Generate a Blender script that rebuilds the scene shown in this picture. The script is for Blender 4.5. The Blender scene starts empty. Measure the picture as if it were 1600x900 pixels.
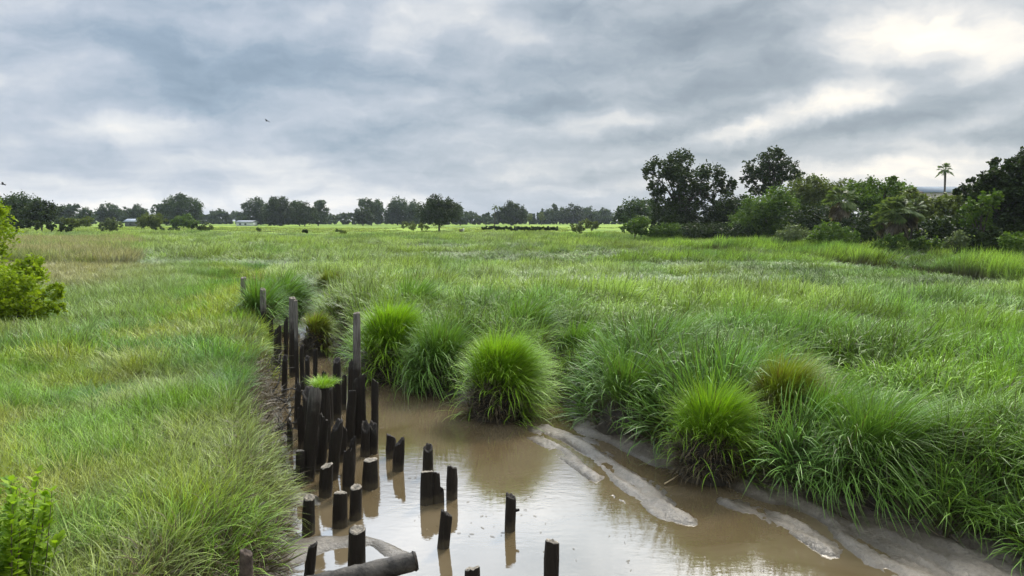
import bpy, math, random
import numpy as np
from mathutils import Vector, Matrix

random.seed(7)
RNG = np.random.default_rng(11)
S = bpy.context.scene
COL = S.collection
R = math.radians

# ------------------------------------------------------------------ camera
F = 1200.0                      # focal length in pixels of a 1600 x 900 frame
HC = 5.0                        # camera height above the creek water
PITCH = math.atan(107.0 / F)
cam_data = bpy.data.cameras.new('camera')
cam_data.sensor_width = 36.0
cam_data.lens = F / 1600.0 * 36.0
cam_data.clip_end = 9000.0
cam = bpy.data.objects.new('camera', cam_data)
COL.objects.link(cam)
cam.location = (0, 0, HC)
cam.rotation_euler = (math.pi / 2 - PITCH, 0, 0)
S.camera = cam

# ------------------------------------------------------------------ light
SUN_AZ, SUN_EL = R(26.0), R(46.0)      # azimuth to the right of +Y
SUN_STRENGTH = 3.4
SKY_STRENGTH = 0.1
UPPER_SKY = 2.5
THIN_CLOUD = 6.0                # the sun stands behind thin cloud ahead, above the frame
sun_data = bpy.data.lights.new('sun', 'SUN')
sun_data.energy = SUN_STRENGTH
sun_data.angle = R(11.0)
sun_data.color = (1.0, 0.93, 0.82)
sun = bpy.data.objects.new('sun', sun_data)
COL.objects.link(sun)
sd_ = Vector((math.sin(SUN_AZ) * math.cos(SUN_EL), math.cos(SUN_AZ) * math.cos(SUN_EL), math.sin(SUN_EL)))
sun.rotation_euler = sd_.to_track_quat('Z', 'Y').to_euler()
sun.location = (20, 40, 60)

S.view_settings.view_transform = 'Standard'
S.view_settings.look = 'None'
S.view_settings.exposure = 0.36
S.view_settings.gamma = 1.0
S.view_settings.use_curve_mapping = False


class NT:
    """small helper for node trees"""
    def __init__(self, tree):
        self.t = tree
        self.n = tree.nodes
        self.l = tree.links

    def add(self, kind, **kw):
        nd = self.n.new(kind)
        for k, v in kw.items():
            setattr(nd, k, v)
        return nd

    def put(self, sock, v):
        if isinstance(v, bpy.types.NodeSocket):
            self.l.new(v, sock)
        elif v is not None:
            if isinstance(v, (tuple, list)) and sock.type == 'VECTOR':
                v = v[:3]
            sock.default_value = v

    def math(self, op, a, b=None, c=None, clamp=False):
        nd = self.add('ShaderNodeMath', operation=op, use_clamp=clamp)
        self.put(nd.inputs[0], a)
        if b is not None:
            self.put(nd.inputs[1], b)
        if c is not None:
            self.put(nd.inputs[2], c)
        return nd.outputs[0]

    def vmath(self, op, a, b=None, scale=None):
        nd = self.add('ShaderNodeVectorMath', operation=op)
        self.put(nd.inputs[0], a)
        if b is not None:
            self.put(nd.inputs[1], b)
        if scale is not None:
            self.put(nd.inputs['Scale'], scale)
        return nd.outputs['Value'] if op in ('LENGTH', 'DOT_PRODUCT', 'DISTANCE') else nd.outputs[0]

    def maprange(self, v, a, b, c, d, mode='SMOOTHSTEP'):
        nd = self.add('ShaderNodeMapRange', interpolation_type=mode)
        for i, x in enumerate((v, a, b, c, d)):
            self.put(nd.inputs[i], x)
        return nd.outputs[0]

    def mix(self, fac, a, b, mode='MIX'):
        nd = self.add('ShaderNodeMix', data_type='RGBA', blend_type=mode)
        self.put(nd.inputs['Factor'], fac)
        self.put(nd.inputs['A'] if False else nd.inputs[6], a)
        self.put(nd.inputs[7], b)
        return nd.outputs[2]

    def noise(self, vec, scale, detail=4.0, rough=0.55, dist=0.0, color=False):
        nd = self.add('ShaderNodeTexNoise')
        self.put(nd.inputs['Vector'], vec)
        nd.inputs['Scale'].default_value = scale
        nd.inputs['Detail'].default_value = detail
        nd.inputs['Roughness'].default_value = rough
        nd.inputs['Distortion'].default_value = dist
        return nd.outputs['Color'] if color else nd.outputs['Fac']

    def ramp(self, fac, stops, interp='LINEAR'):
        nd = self.add('ShaderNodeValToRGB')
        nd.color_ramp.interpolation = interp
        el = nd.color_ramp.elements
        while len(el) < len(stops):
            el.new(0.5)
        for e, (p, c) in zip(el, stops):
            e.position = p
            e.color = (c[0], c[1], c[2], 1)
        self.put(nd.inputs[0], fac)
        return nd.outputs[0]


def rgb(r, g, b):
    """sRGB 0..255 to linear"""
    f = lambda c: ((c / 255 + 0.055) / 1.055) ** 2.4 if c > 10.3 else c / 255 / 12.92
    return (f(r), f(g), f(b), 1.0)


# ------------------------------------------------------------------ sky (clouds as seen by direction)
world = bpy.data.worlds.new('World')
S.world = world
world.use_nodes = True
W = NT(world.node_tree)
W.n.clear()
gen = W.add('ShaderNodeTexCoord').outputs['Generated']
sep = W.add('ShaderNodeSeparateXYZ')
W.l.new(gen, sep.inputs[0])
az = W.math('ARCTAN2', sep.outputs[0], sep.outputs[1])
el = W.math('ARCSINE', sep.outputs[2])
elp = W.math('MAXIMUM', sep.outputs[2], 0.0)
# cloud layer plane: direction over height, so detail shrinks towards the horizon
inv = W.math('DIVIDE', 1.0, W.math('ADD', elp, 0.15))
pl = W.add('ShaderNodeCombineXYZ')
W.put(pl.inputs[0], W.math('MULTIPLY', sep.outputs[0], inv))
W.put(pl.inputs[1], W.math('MULTIPLY', sep.outputs[1], inv))
mp = W.add('ShaderNodeMapping')
W.put(mp.inputs[0], pl.outputs[0])
mp.inputs['Rotation'].default_value = (0, 0, R(-28))
mp.inputs['Scale'].default_value = (0.75, 1.0, 1)
warp = W.noise(mp.outputs[0], 0.9, 3, 0.5, color=True)
warpv = W.vmath('SCALE', W.vmath('SUBTRACT', warp, (0.5, 0.5, 0.5)), scale=0.9)
pw = W.vmath('ADD', mp.outputs[0], warpv)
n1 = W.noise(pw, 1.0, 7, 0.52)
n2 = W.noise(pw, 3.2, 6, 0.55)
n3 = W.noise(mp.outputs[0], 7.0, 3, 0.5)
# coordinates in degrees of azimuth / elevation, warped
ae = W.add('ShaderNodeCombineXYZ')
W.put(ae.inputs[0], W.math('MULTIPLY', az, 180 / math.pi))
W.put(ae.inputs[1], W.math('MULTIPLY', el, 180 / math.pi))
aw1 = W.vmath('SCALE', W.vmath('SUBTRACT', W.noise(ae.outputs[0], 0.16, 5, 0.6, color=True), (0.5, 0.5, 0.5)), scale=6.5)
aw = W.vmath('ADD', ae.outputs[0], W.vmath('MULTIPLY', aw1, (1.0, 0.5, 0.0)))


def ang(px, py):
    u, v = (px - 800) / F, (py - 450) / F
    d = Vector((u, math.cos(PITCH) - v * math.sin(PITCH), -math.sin(PITCH) - v * math.cos(PITCH))).normalized()
    return math.degrees(math.atan2(d.x, d.y)), math.degrees(math.asin(d.z))


bsum = None
#        px    py    rx   ry   tilt amp    (radii in pixels; tilt: anticlockwise degrees)
BLOBS = [(1390, 55, 130, 40, 8, 0.46), (1560, 75, 100, 40, 0, 0.42), (1330, 160, 75, 24, 15, 0.38),
         (1240, 175, 160, 22, 22, 0.22), (1480, 130, 150, 20, 10, 0.16), (1570, 170, 90, 20, 14, 0.2),
         (700, 25, 120, 34, 20, 0.12), (600, 80, 120, 30, 0, 0.06), (740, 10, 30, 40, -20, 0.06),
         (960, 200, 120, 18, 4, 0.20), (860, 260, 200, 18, 5, 0.14), (1040, 285, 220, 14, 3, 0.2),
         (1300, 262, 260, 16, -2, 0.26), (150, 315, 160, 16, 0, 0.16), (250, 195, 130, 22, 8, 0.14), (60, 110, 120, 26, 6, 0.12),
         (370, 250, 160, 12, 4, 0.10), (1500, 235, 120, 10, -3, 0.12), (520, 320, 200, 14, 0, 0.12),
         (420, 110, 200, 45, -4, -0.16), (760, 130, 190, 50, -10, -0.20), (1000, 70, 200, 45, 10, -0.14),
         (1080, 195, 150, 16, 10, -0.22), (1330, 205, 230, 20, 7, -0.24), (860, 170, 140, 26, 0, -0.20),
         (1500, 10, 160, 22, 0, -0.12), (560, 215, 150, 24, 6, -0.12), (90, 250, 200, 26, 2, -0.10), (1130, 140, 170, 28, 14, -0.12),
         (330, 165, 160, 20, 0, -0.08), (1560, 215, 100, 22, 4, -0.16), (160, 40, 180, 28, 0, -0.06)]
for px, py, rx, ry, tl, amp in BLOBS:
    a0, e0 = ang(px, py)
    m = W.add('ShaderNodeMapping', vector_type='TEXTURE')
    W.l.new(aw, m.inputs[0])
    k = 180 / math.pi / F * 1.25
    m.inputs['Location'].default_value = (a0, e0, 0)
    m.inputs['Rotation'].default_value = (0, 0, R(tl))
    m.inputs['Scale'].default_value = (rx * k, ry * k, 1)
    v = W.maprange(W.vmath('LENGTH', m.outputs[0]), 1.15, 0.05, 0.0, amp)
    bsum = v if bsum is None else W.math('ADD', bsum, v)
sk = W.add('ShaderNodeMapping')
W.put(sk.inputs[0], aw)
sk.inputs['Rotation'].default_value = (0, 0, R(-7))
sk.inputs['Scale'].default_value = (0.055, 0.135, 1)
n4 = W.noise(sk.outputs[0], 1.0, 7, 0.52, 0.35)
n5 = W.noise(sk.outputs[0], 3.3, 6, 0.55, 0.3)
base = W.math('ADD', 0.45, bsum)
base = W.math('ADD', base, W.math('MULTIPLY', W.math('SUBTRACT', n4, 0.5), 1.25))
base = W.math('ADD', base, W.math('MULTIPLY', W.math('SUBTRACT', n5, 0.5), 0.55))
base = W.math('ADD', base, W.math('MULTIPLY', W.math('SUBTRACT', n1, 0.5), 0.40))
base = W.math('ADD', base, W.math('MULTIPLY', W.math('SUBTRACT', n2, 0.5), 0.18))
base = W.math('ADD', base, W.math('MULTIPLY', W.math('SUBTRACT', n3, 0.5), 0.05))
base = W.math('ADD', base, W.maprange(el, R(5), R(0), 0.0, 0.10))
ramp_l = W.ramp(base, [(0.0, rgb(112, 131, 148)), (0.25, rgb(138, 155, 172)), (0.48, rgb(173, 182, 194)), (0.72, rgb(210, 212, 214)), (0.97, rgb(244, 238, 228))])
ramp_r = W.ramp(base, [(0.0, rgb(112, 125, 136)), (0.25, rgb(138, 149, 158)), (0.48, rgb(168, 175, 181)), (0.72, rgb(210, 209, 206)), (0.97, rgb(252, 243, 226))])
cl = W.mix(W.maprange(az, R(-25), R(20), 0.0, 1.0), ramp_l, ramp_r)
gain = W.maprange(el, R(15), R(30), 1.0, UPPER_SKY)
gdir = Vector((math.sin(R(8)) * math.cos(R(33)), math.cos(R(8)) * math.cos(R(33)), math.sin(R(33))))
gl = W.maprange(W.vmath('DOT_PRODUCT', gen, tuple(gdir)), math.cos(R(48)), math.cos(R(4)), 0.0, 1.0)
gain = W.math('ADD', gain, W.math('MULTIPLY', W.math('MULTIPLY', gl, W.maprange(el, R(15), R(23), 0.0, 1.0)), THIN_CLOUD))
cl = W.vmath('SCALE', cl, scale=W.math('MULTIPLY', gain, 1.0 / SKY_STRENGTH))
nish = W.add('ShaderNodeTexSky', sky_type='NISHITA', sun_disc=False)
nish.sun_elevation = SUN_EL
nish.sun_rotation = SUN_AZ
nish.air_density = 1.0
nish.dust_density = 2.0
tot = W.mix(0.93, nish.outputs[0], cl)
bg = W.add('ShaderNodeBackground')
W.l.new(tot, bg.inputs[0])
bg.inputs[1].default_value = SKY_STRENGTH
wo = W.add('ShaderNodeOutputWorld')
W.l.new(bg.outputs[0], wo.inputs[0])
world.cycles.sampling_method = 'MANUAL'
world.cycles.sample_map_resolution = 512


# ------------------------------------------------------------------ geometry helpers
def ray(px, py):
    u, v = (px - 800) / F, (py - 450) / F
    return np.array([u, math.cos(PITCH) - v * math.sin(PITCH), -math.sin(PITCH) - v * math.cos(PITCH)])


def at(px, py, z=0.0):
    """point of the plane of height z seen at a pixel"""
    d = ray(px, py)
    t = (z - HC) / d[2]
    return np.array([d[0] * t, d[1] * t, z])


def atY(px, py, Y):
    d = ray(px, py)
    t = Y / d[1]
    return np.array([d[0] * t, Y, HC + d[2] * t])


def vnoise(x, y, seed=0):
    x = np.asarray(x, float); y = np.asarray(y, float)
    xi = np.floor(x).astype(np.int64); yi = np.floor(y).astype(np.int64)
    fx = x - xi; fy = y - yi
    fx = fx * fx * (3 - 2 * fx); fy = fy * fy * (3 - 2 * fy)

    def h(a, b):
        n = (a * 374761393 + b * 668265263 + seed * 974711) & 0xffffffff
        n = ((n ^ (n >> 13)) * 1274126177) & 0xffffffff
        return ((n ^ (n >> 16)) & 0xffff) / 65535.0
    a = h(xi, yi); b = h(xi + 1, yi); c = h(xi, yi + 1); d = h(xi + 1, yi + 1)
    return (a * (1 - fx) + b * fx) * (1 - fy) + (c * (1 - fx) + d * fx) * fy


def fbm(x, y, seed=0, octv=4):
    s, a, t = 0.0, 1.0, 0.0
    for i in range(octv):
        s = s + a * vnoise(x * 2 ** i + i * 17.3, y * 2 ** i - i * 9.1, seed + i)
        t += a
        a *= 0.5
    return s / t


def tussock(x, y, cell=1.9, seed=0):
    """distance to the nearest tussock centre (in cells), the way out from it, and that tussock's own number"""
    x = np.asarray(x, float) / cell; y = np.asarray(y, float) / cell
    xi = np.floor(x).astype(np.int64); yi = np.floor(y).astype(np.int64)
    best = np.full(x.shape, 9.0); vx = np.zeros(x.shape); vy = np.zeros(x.shape); idn = np.zeros(x.shape)
    for a in (-1, 0, 1):
        for b in (-1, 0, 1):
            cx, cy = xi + a, yi + b
            h = lambda k: ((((cx * 73856093) ^ (cy * 19349663) ^ (k * 83492791 + seed * 2971)) * 1274126177 >> 7) & 0xffff) / 65535.0
            px, py = cx + 0.15 + 0.7 * h(1), cy + 0.15 + 0.7 * h(2)
            r = 0.75 + 0.5 * h(3)
            d = np.hypot(x - px, y - py) / r
            k = d < best
            best = np.where(k, d, best); vx = np.where(k, x - px, vx); vy = np.where(k, y - py, vy); idn = np.where(k, h(4), idn)
    return best, vx, vy, idn


def sdist(P, x, y):
    """signed distance to polygon P (negative inside)"""
    x = np.asarray(x, float); y = np.asarray(y, float)
    d = np.full(x.shape, 1e9)
    inside = np.zeros(x.shape, bool)
    n = len(P)
    for i in range(n):
        ax, ay = P[i]; bx, by = P[(i + 1) % n]
        ex, ey = bx - ax, by - ay
        t = np.clip(((x - ax) * ex + (y - ay) * ey) / (ex * ex + ey * ey + 1e-9), 0, 1)
        d = np.minimum(d, np.hypot(x - ax - t * ex, y - ay - t * ey))
        c = ((ay > y) != (by > y)) & (x < (bx - ax) * (y - ay) / ((by - ay) if abs(by - ay) > 1e-9 else 1e-9) + ax)
        inside ^= c
    return np.where(inside, -d, d)


def ldist(P, x, y):
    d = np.full(np.shape(x), 1e9)
    for (ax, ay), (bx, by) in zip(P[:-1], P[1:]):
        ex, ey = bx - ax, by - ay
        t = np.clip(((x - ax) * ex + (y - ay) * ey) / (ex * ex + ey * ey + 1e-9), 0, 1)
        d = np.minimum(d, np.hypot(x - ax - t * ex, y - ay - t * ey))
    return d


def smooth(a, b, x):
    t = np.clip((x - a) / (b - a), 0, 1)
    return t * t * (3 - 2 * t)


# creek outline (toe of the banks) from the waterline in the photograph
RIGHT = [(1640, 905), (1560, 868), (1500, 850), (1430, 830), (1370, 805), (1290, 788), (1230, 772), (1160, 755), (1090, 735), (1040, 712), (990, 695),
         (945, 672), (905, 640), (880, 622), (852, 622), (800, 622), (745, 618), (690, 616), (640, 604), (600, 590), (566, 575), (545, 560), (530, 545), (520, 528), (512, 505), (506, 488)]
LEFT = [(474, 480), (452, 490), (432, 512), (420, 540), (424, 590), (430, 640), (434, 690), (438, 730), (446, 780), (446, 830), (440, 880), (430, 905)]
CREEK = [tuple(at(px, py)[:2]) for px, py in RIGHT] + [tuple(at(px, py)[:2]) for px, py in LEFT] + [(-3.4, 6.0), (-3.2, -10), (7.0, -10), (7.5, 6.0)]
SIDE = [tuple(at(px, py, 1.6)[:2]) for px, py in [(1075, 383), (1160, 390), (1260, 397), (1360, 405), (1430, 412), (1520, 421), (1640, 434), (1800, 452)]]
UP = [tuple(at(490, 484, 0)[:2]), (-20.5, 52.0), (-17.0, 62.0), (-10.0, 70.0), (-2, 73)]
BARS = [([(850, 672), (905, 690), (950, 722), (1010, 770), (1055, 808)], 0.34, 0.085),
        ([(835, 684), (880, 705), (930, 745)], 0.22, 0.06),
        ([(1150, 785), (1200, 803), (1250, 826), (1292, 858)], 0.26, 0.085),
        ([(1020, 815), (1065, 832)], 0.10, 0.045), ([(955, 774), (980, 788)], 0.05, 0.035), ([(1130, 872), (1190, 893)], 0.1, 0.05),
        ([(1240, 775), (1290, 808), (1330, 850), (1370, 880)], 0.18, 0.09)]
BARW = [([tuple(at(px, py)[:2]) for px, py in L], w, h) for L, w, h in BARS]
FLAT = [tuple(at(px, py)[:2]) for px, py in [(1185, 762), (1225, 785), (1275, 812), (1320, 850), (1365, 890), (1400, 960), (1700, 1010), (1750, 860), (1560, 845), (1430, 815), (1300, 775)]]
LEFTMUD = [tuple(at(px, py)[:2]) for px, py in [(430, 835), (480, 838), (560, 832), (625, 850), (668, 868), (650, 874), (600, 872), (575, 856), (520, 862), (480, 880), (430, 900)]]
LEFTMUD2 = [tuple(at(px, py)[:2]) for px, py in [(425, 690), (452, 700), (458, 725), (470, 760), (500, 775), (506, 790), (466, 792), (450, 800), (430, 790)]]


def height(x, y):
    x = np.asarray(x, float); y = np.asarray(y, float)
    wob = (fbm(x * 0.9, y * 0.9, 3, 3) - 0.5) * 0.5
    d = sdist(CREEK, x, y) + wob * np.clip(y / 15, 0, 1)
    left = x < -0.31 * y
    top = np.where(left, 1.05, 0.85) + (fbm(x * 0.35, y * 0.35, 5, 3) - 0.5) * 0.35
    wdt = np.where(left, 0.8, 1.0)
    land = smooth(-0.05, 1.0, d / wdt) * (top - 0.12) + 0.12 * smooth(-0.4, 0.05, d)
    bed = -0.30 + 0.30 * smooth(-0.7, 0.0, d)
    z = np.where(d > 0, land, bed)
    z = z + (fbm(x * 3.1, y * 3.1, 9, 3) - 0.5) * 0.06 * smooth(-0.5, 0.6, d)
    ac, al = x * 0.94 + y * 0.35, x * 0.35 - y * 0.94
    nn = (fbm(ac * 5.5 + 0.4 * np.sin(al), al * 0.8, 21, 4) - 0.5)
    inside = d < 0.15
    for L, w, h in BARW:
        dd = ldist(L, x, y)
        b = h * 0.75 + nn * 0.24 - np.square(dd / w) * 0.065 + (fbm(x * 9, y * 9, 27, 2) - 0.5) * 0.018
        z = np.where(inside, np.maximum(z, np.where(dd < w * 2.5, b, -9)), z)
    shelf = 0.09 - 0.17 * smooth(0.0, -1.1, d) + nn * 0.22
    z = np.where((d < 0.1) & (x > 0.3) & (y < 19.5) & (x > -0.1 * y), np.maximum(z, shelf), z)
    fd = sdist(FLAT, x, y)
    z = np.where(inside, np.maximum(z, 0.10 - 0.22 * smooth(-0.9, 0.6, fd) + nn * 0.27 + (fbm(x * 9, y * 9, 27, 2) - 0.5) * 0.02), z)
    for P in (LEFTMUD, LEFTMUD2):
        fd = sdist(P, x, y)
        z = np.where(inside, np.maximum(z, 0.06 - 0.16 * smooth(-0.25, 0.2, fd) + nn * 0.08), z)
    # the marsh grows in mounds along the creek
    wx0 = x + (fbm(x * 0.5, y * 0.5, 33, 2) - 0.5) * 1.6; wy0 = y + (fbm(x * 0.5, y * 0.5, 34, 2) - 0.5) * 1.6
    td = tussock(wx0, wy0, 2.7, 1)[0]
    amp = 0.75 * smooth(0.3, 1.2, d) * (0.35 + 0.65 * smooth(14, 2, d)) * smooth(60, 35, y) * (~left)
    z = z + amp * (0.62 - 1.15 * np.clip(td, 0, 1.0) ** 2)
    # side channel and upstream channel
    sc = ldist(SIDE, x, y)
    z = np.where((sc < 4) & (y > 25), np.minimum(z, 0.15 + 0.9 * smooth(2.0, 3.2, sc)), z)
    uc = ldist(UP, x, y)
    z = np.where((uc < 3) & (y > 30), np.minimum(z, -0.1 + 1.0 * smooth(0.5, 2.0, uc)), z)
    # far land lifts a little into the meadow
    z = z + smooth(120, 260, y) * 0.55
    return z


def axis(lo, hi, fine_lo, fine_hi, step, grow=1.12, maxstep=120):
    v = list(np.arange(fine_lo, fine_hi + 1e-6, step))
    s = step
    while v[-1] < hi:
        s = min(s * grow, maxstep); v.append(v[-1] + s)
    s = step; pre = []
    c = fine_lo
    while c > lo:
        s = min(s * grow, maxstep); c -= s; pre.append(c)
    return np.array(pre[::-1] + v)


def tag(o, label=None, cat=None, group=None, kind=None):
    if label: o['label'] = label
    if cat: o['category'] = cat
    if group: o['group'] = group
    if kind: o['kind'] = kind
    return o


def mesh_np(name, verts, faces, mat, smooth_sh=False, attrs=None):
    """faces: (n,4) or (n,3) int array"""
    me = bpy.data.meshes.new(name)
    verts = np.asarray(verts, np.float32)
    faces = np.asarray(faces, np.int32)
    k = faces.shape[1]
    me.vertices.add(len(verts))
    me.vertices.foreach_set('co', verts.ravel())
    me.loops.add(faces.size)
    me.loops.foreach_set('vertex_index', faces.ravel())
    me.polygons.add(len(faces))
    me.polygons.foreach_set('loop_start', np.arange(0, faces.size, k, dtype=np.int32))
    me.polygons.foreach_set('loop_total', np.full(len(faces), k, np.int32))
    if smooth_sh:
        me.polygons.foreach_set('use_smooth', np.ones(len(faces), bool))
    for an, arr in (attrs or {}).items():
        arr = np.asarray(arr, np.float32)
        if arr.ndim == 1:
            a = me.attributes.new(an, 'FLOAT', 'POINT'); a.data.foreach_set('value', arr)
        else:
            a = me.attributes.new(an, 'FLOAT_COLOR', 'POINT'); a.data.foreach_set('color', arr.ravel())
    me.update(calc_edges=True)
    me.validate()
    if mat: me.materials.append(mat)
    return me


def obj(name, me, parent=None, loc=None):
    o = bpy.data.objects.new(name, me)
    COL.objects.link(o)
    if parent: o.parent = parent
    if loc is not None: o.location = loc
    return o


def empty(name, loc):
    o = bpy.data.objects.new(name, None)
    COL.objects.link(o)
    o.location = tuple(float(c) for c in loc)
    o.empty_display_size = 0.3
    return o


def tube(points, radii, nseg=7, cap=True, jitter=0.0, rng=RNG, squash=None):
    """ring tube as verts, quads (caps are fans made of quads of a centre vertex)"""
    pts = np.asarray(points, float)
    n = len(pts)
    V, Q = [], []
    ref = np.array([0.0, 1.0, 0.1])
    for i in range(n):
        t = pts[min(i + 1, n - 1)] - pts[max(i - 1, 0)]
        t = t / (np.linalg.norm(t) + 1e-9)
        a = np.cross(t, ref)
        if np.linalg.norm(a) < 0.05: a = np.cross(t, [1.0, 0, 0])
        a /= np.linalg.norm(a); b = np.cross(t, a)
        for k in range(nseg):
            th = 2 * math.pi * k / nseg
            r = radii[i] * (1 + jitter * (rng.random() - 0.5))
            V.append(pts[i] + (a * math.cos(th) + b * math.sin(th)) * r)
    for i in range(n - 1):
        for k in range(nseg):
            k2 = (k + 1) % nseg
            Q.append((i * nseg + k, i * nseg + k2, (i + 1) * nseg + k2, (i + 1) * nseg + k))
    return np.array(V), np.array(Q, int).reshape(-1, 4)


def merge(parts):
    V, Q, off = [], [], 0
    for v, q in parts:
        V.append(v); Q.append(q + off); off += len(v)
    return np.concatenate(V), np.concatenate(Q)


# ------------------------------------------------------------------ materials
def new_mat(name):
    m = bpy.data.materials.new(name)
    m.use_nodes = True
    t = NT(m.node_tree)
    t.n.clear()
    out = t.add('ShaderNodeOutputMaterial')
    return m, t, out


def grass_mat(name, color=None, straw=(0.075, 0.06, 0.03, 1), straw_h=0.62, tip=(1.4, 1.32, 0.9), var=1.0, trans=0.22):  # default straw: dead stems, tone also darkened to paint shade into the gaps
    """blade colour: per-clump colour ('col' on the instance) or a fixed one; dead straw at the foot of each blade"""
    m, t, out = new_mat(name)
    if color is None:
        a = t.add('ShaderNodeAttribute', attribute_type='INSTANCER', attribute_name='col')
        c = a.outputs['Color']
    else:
        c = color
    hh = t.add('ShaderNodeAttribute', attribute_name='h').outputs['Fac']
    rr = t.add('ShaderNodeAttribute', attribute_name='rnd').outputs['Fac']
    v = t.maprange(rr, 0.0, 1.0, 1 - var / 2, 1 + var / 2, 'LINEAR')
    c = t.vmath('SCALE', c, scale=v)
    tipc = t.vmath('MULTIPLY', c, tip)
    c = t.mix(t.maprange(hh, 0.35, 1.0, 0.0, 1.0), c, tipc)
    # some blades are dead all the way
    dead = t.math('LESS_THAN', t.math('FRACT', t.math('MULTIPLY', rr, 7.31)), 0.07)
    f = t.math('MAXIMUM', t.maprange(hh, straw_h, 0.05, 0.0, 0.85), t.math('MULTIPLY', dead, 0.75))
    c = t.mix(f, c, straw)
    d = t.add('ShaderNodeBsdfPrincipled')
    t.put(d.inputs['Base Color'], c)
    d.inputs['Roughness'].default_value = 0.5
    d.inputs['Specular IOR Level'].default_value = 0.35
    tr = t.add('ShaderNodeBsdfTranslucent')
    t.put(tr.inputs[0], t.vmath('MULTIPLY', c, (1.25, 1.25, 0.7)))
    mx = t.add('ShaderNodeMixShader')
    mx.inputs[0].default_value = trans
    t.l.new(d.outputs[0], mx.inputs[1]); t.l.new(tr.outputs[0], mx.inputs[2])
    t.l.new(mx.outputs[0], out.inputs[0])
    return m


def leaf_mat(name, c1, c2, trans=0.3, rough=0.5):
    """c1..c2: natural spread of leaf colour, leaf by leaf ('rnd') and branch by branch ('cl')"""
    m, t, out = new_mat(name)
    rr = t.add('ShaderNodeAttribute', attribute_name='rnd').outputs['Fac']
    cc = t.add('ShaderNodeAttribute', attribute_name='cl').outputs['Fac']
    f = t.math('ADD', t.math('MULTIPLY', rr, 0.5), t.math('MULTIPLY', cc, 0.5))
    c = t.mix(f, (*c1, 1), (*c2, 1))
    d = t.add('ShaderNodeBsdfPrincipled')
    t.put(d.inputs['Base Color'], c)
    d.inputs['Roughness'].default_value = rough
    d.inputs['Specular IOR Level'].default_value = 0.1
    tr = t.add('ShaderNodeBsdfTranslucent')
    t.put(tr.inputs[0], t.vmath('MULTIPLY', c, (1.3, 1.4, 0.6)))
    mx = t.add('ShaderNodeMixShader')
    mx.inputs[0].default_value = trans
    t.l.new(d.outputs[0], mx.inputs[1]); t.l.new(tr.outputs[0], mx.inputs[2])
    t.l.new(mx.outputs[0], out.inputs[0])
    return m


def plain_mat(name, color, rough=0.8, var=0.35, scale=6.0, bump=0.0, bscale=30.0, spec=0.3):
    m, t, out = new_mat(name)
    tc = t.add('ShaderNodeTexCoord').outputs['Object']
    n = t.noise(tc, scale, 5, 0.6)
    c = t.vmath('SCALE', color, scale=t.maprange(n, 0.3, 0.7, 1 - var, 1 + var))
    d = t.add('ShaderNodeBsdfPrincipled')
    t.put(d.inputs['Base Color'], c)
    d.inputs['Roughness'].default_value = rough
    d.inputs['Specular IOR Level'].default_value = spec
    if bump:
        b = t.add('ShaderNodeBump'); b.inputs['Strength'].default_value = bump; b.inputs['Distance'].default_value = 0.02
        t.put(b.inputs['Height'], t.noise(tc, bscale, 4, 0.6)); t.l.new(b.outputs[0], d.inputs['Normal'])
    t.l.new(d.outputs[0], out.inputs[0])
    return m


# ground: wet mud low down, peaty soil under the grass, mown meadow far away
gm, t, out = new_mat('ground_soil')
pos = t.add('ShaderNodeNewGeometry').outputs['Position']
sp = t.add('ShaderNodeSeparateXYZ'); t.l.new(pos, sp.inputs[0])
nA = t.noise(pos, 1.6, 6, 0.6); nB = t.noise(pos, 14.0, 5, 0.65); nC = t.noise(pos, 0.02, 5, 0.6)
mud = t.mix(t.maprange(nA, 0.35, 0.65, 0, 1), (0.085, 0.068, 0.046, 1), (0.15, 0.125, 0.092, 1))
mud = t.mix(t.maprange(nB, 0.45, 0.7, 0, 0.8), mud, (0.06, 0.05, 0.035, 1))
mud = t.mix(t.maprange(sp.outputs[2], 0.05, 0.012, 0.0, 0.75), mud, (0.055, 0.042, 0.026, 1))
soil = t.mix(nB, (0.03, 0.025, 0.015, 1), (0.07, 0.055, 0.03, 1))
mead = t.mix(t.maprange(nC, 0.38, 0.62, 0, 1), (0.16, 0.24, 0.04, 1), (0.25, 0.33, 0.05, 1))
strp = t.add('ShaderNodeMapping'); t.l.new(pos, strp.inputs[0]); strp.inputs['Scale'].default_value = (0.012, 0.05, 1)
nS = t.noise(strp.outputs[0], 1.0, 4, 0.6)
mead = t.mix(t.maprange(nS, 0.45, 0.62, 0, 0.9), mead, (0.09, 0.15, 0.035, 1))
mead = t.mix(t.maprange(t.noise(strp.outputs[0], 2.3, 3, 0.5), 0.60, 0.70, 0, 0.7), mead, (0.21, 0.21, 0.10, 1))
c = t.mix(t.maprange(sp.outputs[2], 0.12, 0.45, 0, 1), mud, soil)
c = t.mix(t.maprange(sp.outputs[1], 90, 150, 0, 1), c, mead)
d = t.add('ShaderNodeBsdfPrincipled'); t.put(d.inputs['Base Color'], c)
t.put(d.inputs['Roughness'], t.math('ADD', t.maprange(sp.outputs[2], 0.02, 0.3, 0.24, 0.9), t.math('MULTIPLY', nB, 0.15)))
t.put(d.inputs['Specular IOR Level'], t.maprange(sp.outputs[2], 0.15, 0.45, 0.5, 0.05))
b = t.add('ShaderNodeBump'); b.inputs['Strength'].default_value = 0.8; b.inputs['Distance'].default_value = 0.05
t.put(b.inputs['Height'], t.math('ADD', t.noise(pos, 5.0, 8, 0.72), t.math('MULTIPLY', nB, 0.5))); t.l.new(b.outputs[0], d.inputs['Normal'])
t.l.new(d.outputs[0], out.inputs[0])
M_GROUND = gm

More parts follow.
